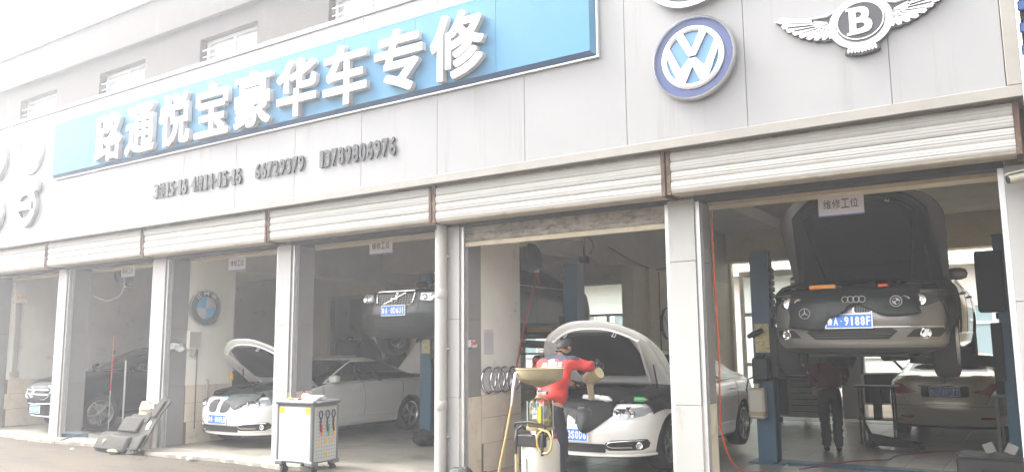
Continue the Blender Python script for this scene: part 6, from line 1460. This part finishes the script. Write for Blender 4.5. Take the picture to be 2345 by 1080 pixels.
def shop_floor():
    t = thing('tool_chest', 'grey rolling drawer chest at the back behind the person in dark red', 'tool chest', (-4.78, 8.75, 0))
    MB().box(0, 1.12, 0, .5, .16, .95, ch=.015).build('cabinet', 'chest_grey', t)
    for i in range(6): MB().box(.40, 1.09, -.018, -.001, .19+.122*i, .19+.122*i+.108, ch=.006).build('drawer', 'chest_grey', t)
    for i in range(6): MB().box(.45, 1.04, -.035, -.019, .27+.122*i, .285+.122*i).build('drawer_pull', 'lift_dark', t)
    MB().box(.02, .37, -.012, -.001, .2, .92, ch=.006).build('cupboard_door', 'lift_dark', t); MB().box(-.02, 1.14, -.03, .53, .951, .985, ch=.01).build('worktop', 'lift_dark', t)
    for x in (.1, 1.0):
        for y in (.08, .42): MB().cyl((x-.025, y, .06), (x+.025, y, .06), .06, n=16).build('caster', 'black_plastic', t)
    rnd = random.Random(9)
    for i in range(6):
        lab = ('leftmost', 'second', 'third', 'fourth', 'fifth', 'rightmost')[i]+' dark tool case from the left on the drawer chest'
        t = thing('tool_case', lab if i in (1, 2, 3, 4) else ('leftmost' if i == 0 else 'rightmost')+' dark tool case on the drawer chest', 'tool case', (-4.65+.19*i, 8.98, .986), rnd.uniform(-.5, .5), 'tool cases on the drawer chest'); h = rnd.uniform(.03, .07)
        MB().box(-.07, .07, -.05, .05, 0, h, ch=.01).build('case', 'lift_dark', t); MB().tube([(-.03, 0, h), (-.03, 0, h+.02), (.03, 0, h+.02), (.03, 0, h)], .005, 6).build('handle', 'black_plastic', t)
    t = thing('tray_stand', 'wheeled tray stand with thin column behind the lift', 'stand', (-2.3, 6.1, 0)); MB().box(-.33, .33, -.2, .2, .92, .95, ch=.008).build('tray', 'lift_dark', t); MB().box(-.29, .29, -.17, .17, .40, .42, ch=.006).build('lower_tray', 'lift_dark', t)
    for x, y in ((-.25, -.15), (.25, -.15), (-.25, .15), (.25, .15)): MB().cyl((x, y, .05), (x, y, .92), .016, n=8).build('leg', 'lift_dark', t); MB().cyl((x-.015, y, .035), (x+.015, y, .035), .035, n=12).build('caster', 'black_plastic', t)
    MB().box(-.06, .06, -.05, .05, .42, .92).build('column', 'lift_dark', t)
    t = thing('floor_jack', 'low dirty trolley jack on the tiled floor', 'jack', (-2.35, 5.6, 0), R(-8)); MB().add([(0, -.12, .06), (.75, -.08, .06), (.75, .08, .06), (0, .12, .06), (0, -.12, .22), (.75, -.08, .11), (.75, .08, .11), (0, .12, .22)], [(3, 2, 1, 0), (4, 5, 6, 7), (0, 1, 5, 4), (1, 2, 6, 5), (2, 3, 7, 6), (3, 0, 4, 7)]).build('chassis', 'shield', t)
    for x, y, r in ((.02, -.14, .07), (.02, .14, .07), (.7, -.1, .045), (.7, .1, .045)): MB().cyl((x, y-.02, r), (x, y+.02, r), r, n=16).build('wheel', 'steel_dark', t)
    MB().tube([(.0, 0, .2), (-.08, 0, .38), (-.12, -.0, .62)], [.03, .022, .02], 10).build('handle', 'shield', t, smooth=50); MB().cyl((.62, 0, .11), (.62, 0, .15), .06, n=14).build('saddle', 'steel_dark', t)
    t = thing('workbench', 'cluttered grey workbench against the right wall', 'workbench', (-.66, 5.6, 0)); MB().box(0, .6, 0, 1.5, .82, .87, ch=.008).build('top', 'chest_grey', t)
    for x, y in ((.03, .03), (.54, .03), (.03, 1.44), (.54, 1.44)): MB().box(x, x+.045, y, y+.045, 0, .82).build('leg', 'chest_grey', t)
    MB().box(.04, .56, .05, 1.45, .42, .45).build('shelf', 'chest_grey', t)
    t = thing('parts_bin', 'dark parts bin on the workbench', 'bin', (-.4, 5.75, .87)); MB().box(-.2, .2, -.1, .3, 0, .2, ch=.01).build('bin', 'lift_dark', t); MB().box(-.17, .17, -.07, .27, .2, .235, ch=.01).build('contents', 'engine_alu', t)
    t = thing('black_case', 'low black equipment case at the lower right', 'case', (-.88, 2.0, 0)); MB().box(0, .75, 0, .5, 0.012, .38, ch=.02).build('case', 'black_plastic', t); MB().box(.01, .74, .01, .49, .381, .41, ch=.01).build('lid', 'dark_plastic', t); MB().tube([(.25, -.01, .25), (.25, -.05, .27), (.5, -.05, .27), (.5, -.01, .25)], .012, 6).build('handle', 'lift_dark', t)
    for i, (x, rz, ry) in enumerate(((-.55, .3, -18), (-.38, -.2, 24))):
        t = thing('photo_frame', ('left', 'right')[i]+' grey square frame leaning on the black case', 'frame', (x, 2.3, .42), rz); t.scale = (.6, .6, .6); t.rotation_euler = (R(-18), R(ry), rz)
        mb = MB()
        for q in ((-.09, .09, 0, .02, 0, .025), (-.09, .09, 0, .02, .155, .18), (-.09, -.065, 0, .02, .025, .155), (.065, .09, 0, .02, .025, .155)): mb.box(*q)
        mb.build('frame_rim', 'chest_grey', t); MB().box(-.064, .064, .008, .014, .026, .154).build('frame_panel', 'chest_grey', t)
    t = thing('orange_tool_case', 'orange tool case on the mat of the lifted saloon', 'tool case', (-1.98, 1.08, 2.235), R(4)); MB().box(-.14, .14, -.04, .04, 0, .05, ch=.012).build('case', 'amber', t); MB().box(.13, .2, -.02, .02, .01, .04, ch=.006).build('clip', 'lift_dark', t)
    tag(MB().box(-.05, .05, -.03, .03, 0, .035, ch=.01).build('orange_block', 'orange', None, loc=(-1.36, 1.08, 2.235)), 'small orange block on the mat of the lifted saloon', 'block')
    # second bay clutter beside the suv
    t = thing('orange_pole', 'orange jack pole standing beside the black suv', 'pole', (-15.75, .98, 0)); MB().cyl((0, 0, .02), (.0, 0, .82), .012, n=8).build('lower_rod', 'silver', t); MB().cyl((0, 0, .82), (.03, 0, 1.9), .011, n=8).build('pole', 'orange', t); MB().cyl((.02, 0, 1.55), (.022, 0, 1.62), .035, n=10).build('collar', 'lift_dark', t)
    t = thing('white_pole', 'white plastic strip leaning on the black suv', 'strip', (-15.62, 1.2, 0)); MB().box(-.02, .02, -.008, .008, 0.0, 1.42).build('strip', 'plastic_white', t)
    t = thing('wheel_ramp', 'dark teal and grey ramp plate lying by the suv front wheel', 'ramp', (-15.5, .35, 0), R(20)); MB().add([(-.5, -.12, 0), (.5, -.12, 0), (.5, .12, 0), (-.5, .12, 0), (-.5, -.12, .12), (.5, -.12, .03), (.5, .12, .03), (-.5, .12, .12)], [(3, 2, 1, 0), (4, 5, 6, 7), (0, 1, 5, 4), (1, 2, 6, 5), (2, 3, 7, 6), (3, 0, 4, 7)]).build('plate', 'chest_grey', t); MB().box(-.45, .2, -.14, -.122, .0, .06).build('edge', 'lift_blue', t)
    t = thing('green_hose', 'dark green hose trailing out over the slab edge', 'hose', (-14.9, .1, .0)); MB().hose([(.5, .6, .06), (.1, .3, .12), (-.1, 0, .10), (-.25, -.3, .02), (-.3, -.45, -.03)], .012, 6).build('hose_line', 'steel_dark', t, smooth=60)
    t = thing('wooden_plank', 'yellow wooden plank lying on a rack behind the mechanic', 'plank', (-7.0, 3.0, 1.86)); MB().box(-.42, .42, -.05, .05, 0, .07, ch=.006).build('plank', 'wood', t)
    t2 = thing('storage_rack', 'dark metal rack behind the mechanic', 'rack', (-7.0, 3.0, 0))
    for x in (-.4, .4):
        for y in (-.15, .15): MB().box(x-.02, x+.02, y-.02, y+.02, 0, 1.855).build('upright', 'lift_dark', t2)
    for z in (.3, .9, 1.5, 1.83): MB().box(-.42, .42, -.17, .17, z, z+.025).build('shelf', 'lift_dark', t2)
    # middle bay background: covered equipment, car panel, stools
    t = thing('leaning_board', 'beige car body panel leaning behind the white sedan', 'board', (-12.35, 6.4, 0)); MB().add([(-.75, 0, .9), (-.35, .05, 1.35), (.0, .1, 1.75), (.7, .1, 1.8), (.7, 0, .0), (-.75, 0, 0), (-.75, .04, .9), (-.35, .09, 1.35), (.0, .14, 1.75), (.7, .14, 1.8), (.7, .04, .0), (-.75, .04, 0)], [(0, 1, 2, 3, 4, 5), (11, 10, 9, 8, 7, 6)]+[(i, i+6, (i+1) % 6+6, (i+1) % 6) for i in range(6)]).build('panel', 'rear_wall', t); MB().box(-.7, .68, -.02, -.002, .4, .44).build('crease', 'rear_wall', t)
    for i, (x, y, w, h, lab) in enumerate(((-14.3, 6.9, .55, 1.85, 'tall black covered equipment heap behind the white sedan'), (-13.2, 6.7, .6, 1.6, 'lower black covered equipment heap behind the white sedan'))):
        rnd = random.Random(20+i); t = thing('covered_equipment', lab, 'cover', (x, y, 0)); prof = [(w*1.1, 0), (w*1.0, h*.3), (w*.85, h*.6), (w*.6, h*.85), (w*.3, h*.98), (0, h)]
        n = 18; vs = [(r*math.cos(2*math.pi*a/n)*(1+rnd.uniform(-.12, .12)), .7*r*math.sin(2*math.pi*a/n)*(1+rnd.uniform(-.12, .12)), z) for r, z in prof for a in range(n)]
        MB().add(vs, [(k*n+a, k*n+(a+1) % n, (k+1)*n+(a+1) % n, (k+1)*n+a) for k in range(5) for a in range(n)]).build('sheet', 'mat_black', t, smooth=50); MB().box(-.25, .25, -.2, .2, 0, .3).build('equipment_base', 'lift_dark', t)
    t = thing('wall_bench', 'pale wall bench with dark boxes at the back of the middle room', 'bench', (-16.2, 7.9, 0)); MB().box(-1.2, 1.2, -.25, .25, 1.35, 1.42, ch=.01).build('top', 'beam', t)
    for x in (-1.0, -.2, .6, 1.1): MB().box(x-.03, x+.03, -.2, .2, 0, 1.35).build('leg', 'lift_dark', t)
    t = thing('dark_case', 'dark rounded case on the back wall bench', 'case', (-15.9, 7.85, 1.42)); MB().box(-.38, .38, -.18, .18, 0, .42, ch=.06).build('case', 'lift_dark', t, smooth=40); MB().tube([(-.1, 0, .42), (-.1, 0, .48), (.1, 0, .48), (.1, 0, .42)], .015, 6).build('handle', 'black_plastic', t)
    blob('bin_bag', 'small black bag on the floor beside the middle lift', 'bag', (-8.75, 2.35, 0), 'mat_black', (.22, .18, .26), 12)
    t = thing('yard_sign', 'small grey sign on the yard wall beyond the lifted saloon', 'sign', (-.45, 18.9, 3.0)); MB().box(-.28, .28, -.02, .0, -.16, .16).build('board', 'rail', t); MB().box(-.18, .16, -.024, -.021, -.05, .05).build('marking', 'chest_grey', t)
shop_floor()
# ================================================================== added haze volume that imitates lens glare
def haze():
    m = bpy.data.materials.new('glare_haze'); m.use_nodes = True; nt = m.node_tree; nt.nodes.clear()
    out = nt.nodes.new('ShaderNodeOutputMaterial'); v = nt.nodes.new('ShaderNodeVolumePrincipled')
    v.inputs['Color'].default_value = (.96, .97, 1, 1); v.inputs['Density'].default_value = HAZE[0]; v.inputs['Anisotropy'].default_value = HAZE[1]
    nt.links.new(v.outputs[0], out.inputs['Volume'])
    MATS['glare_haze'] = m
    o = MB().box(-130, 130, -130, 130, -1.3, 9.6).build('haze', 'glare_haze'); o['kind'] = 'stuff'; o['label'] = 'thin pale haze added over the street to imitate lens glare'; o['category'] = 'haze'
HAZE = (.0060, .6)
haze()
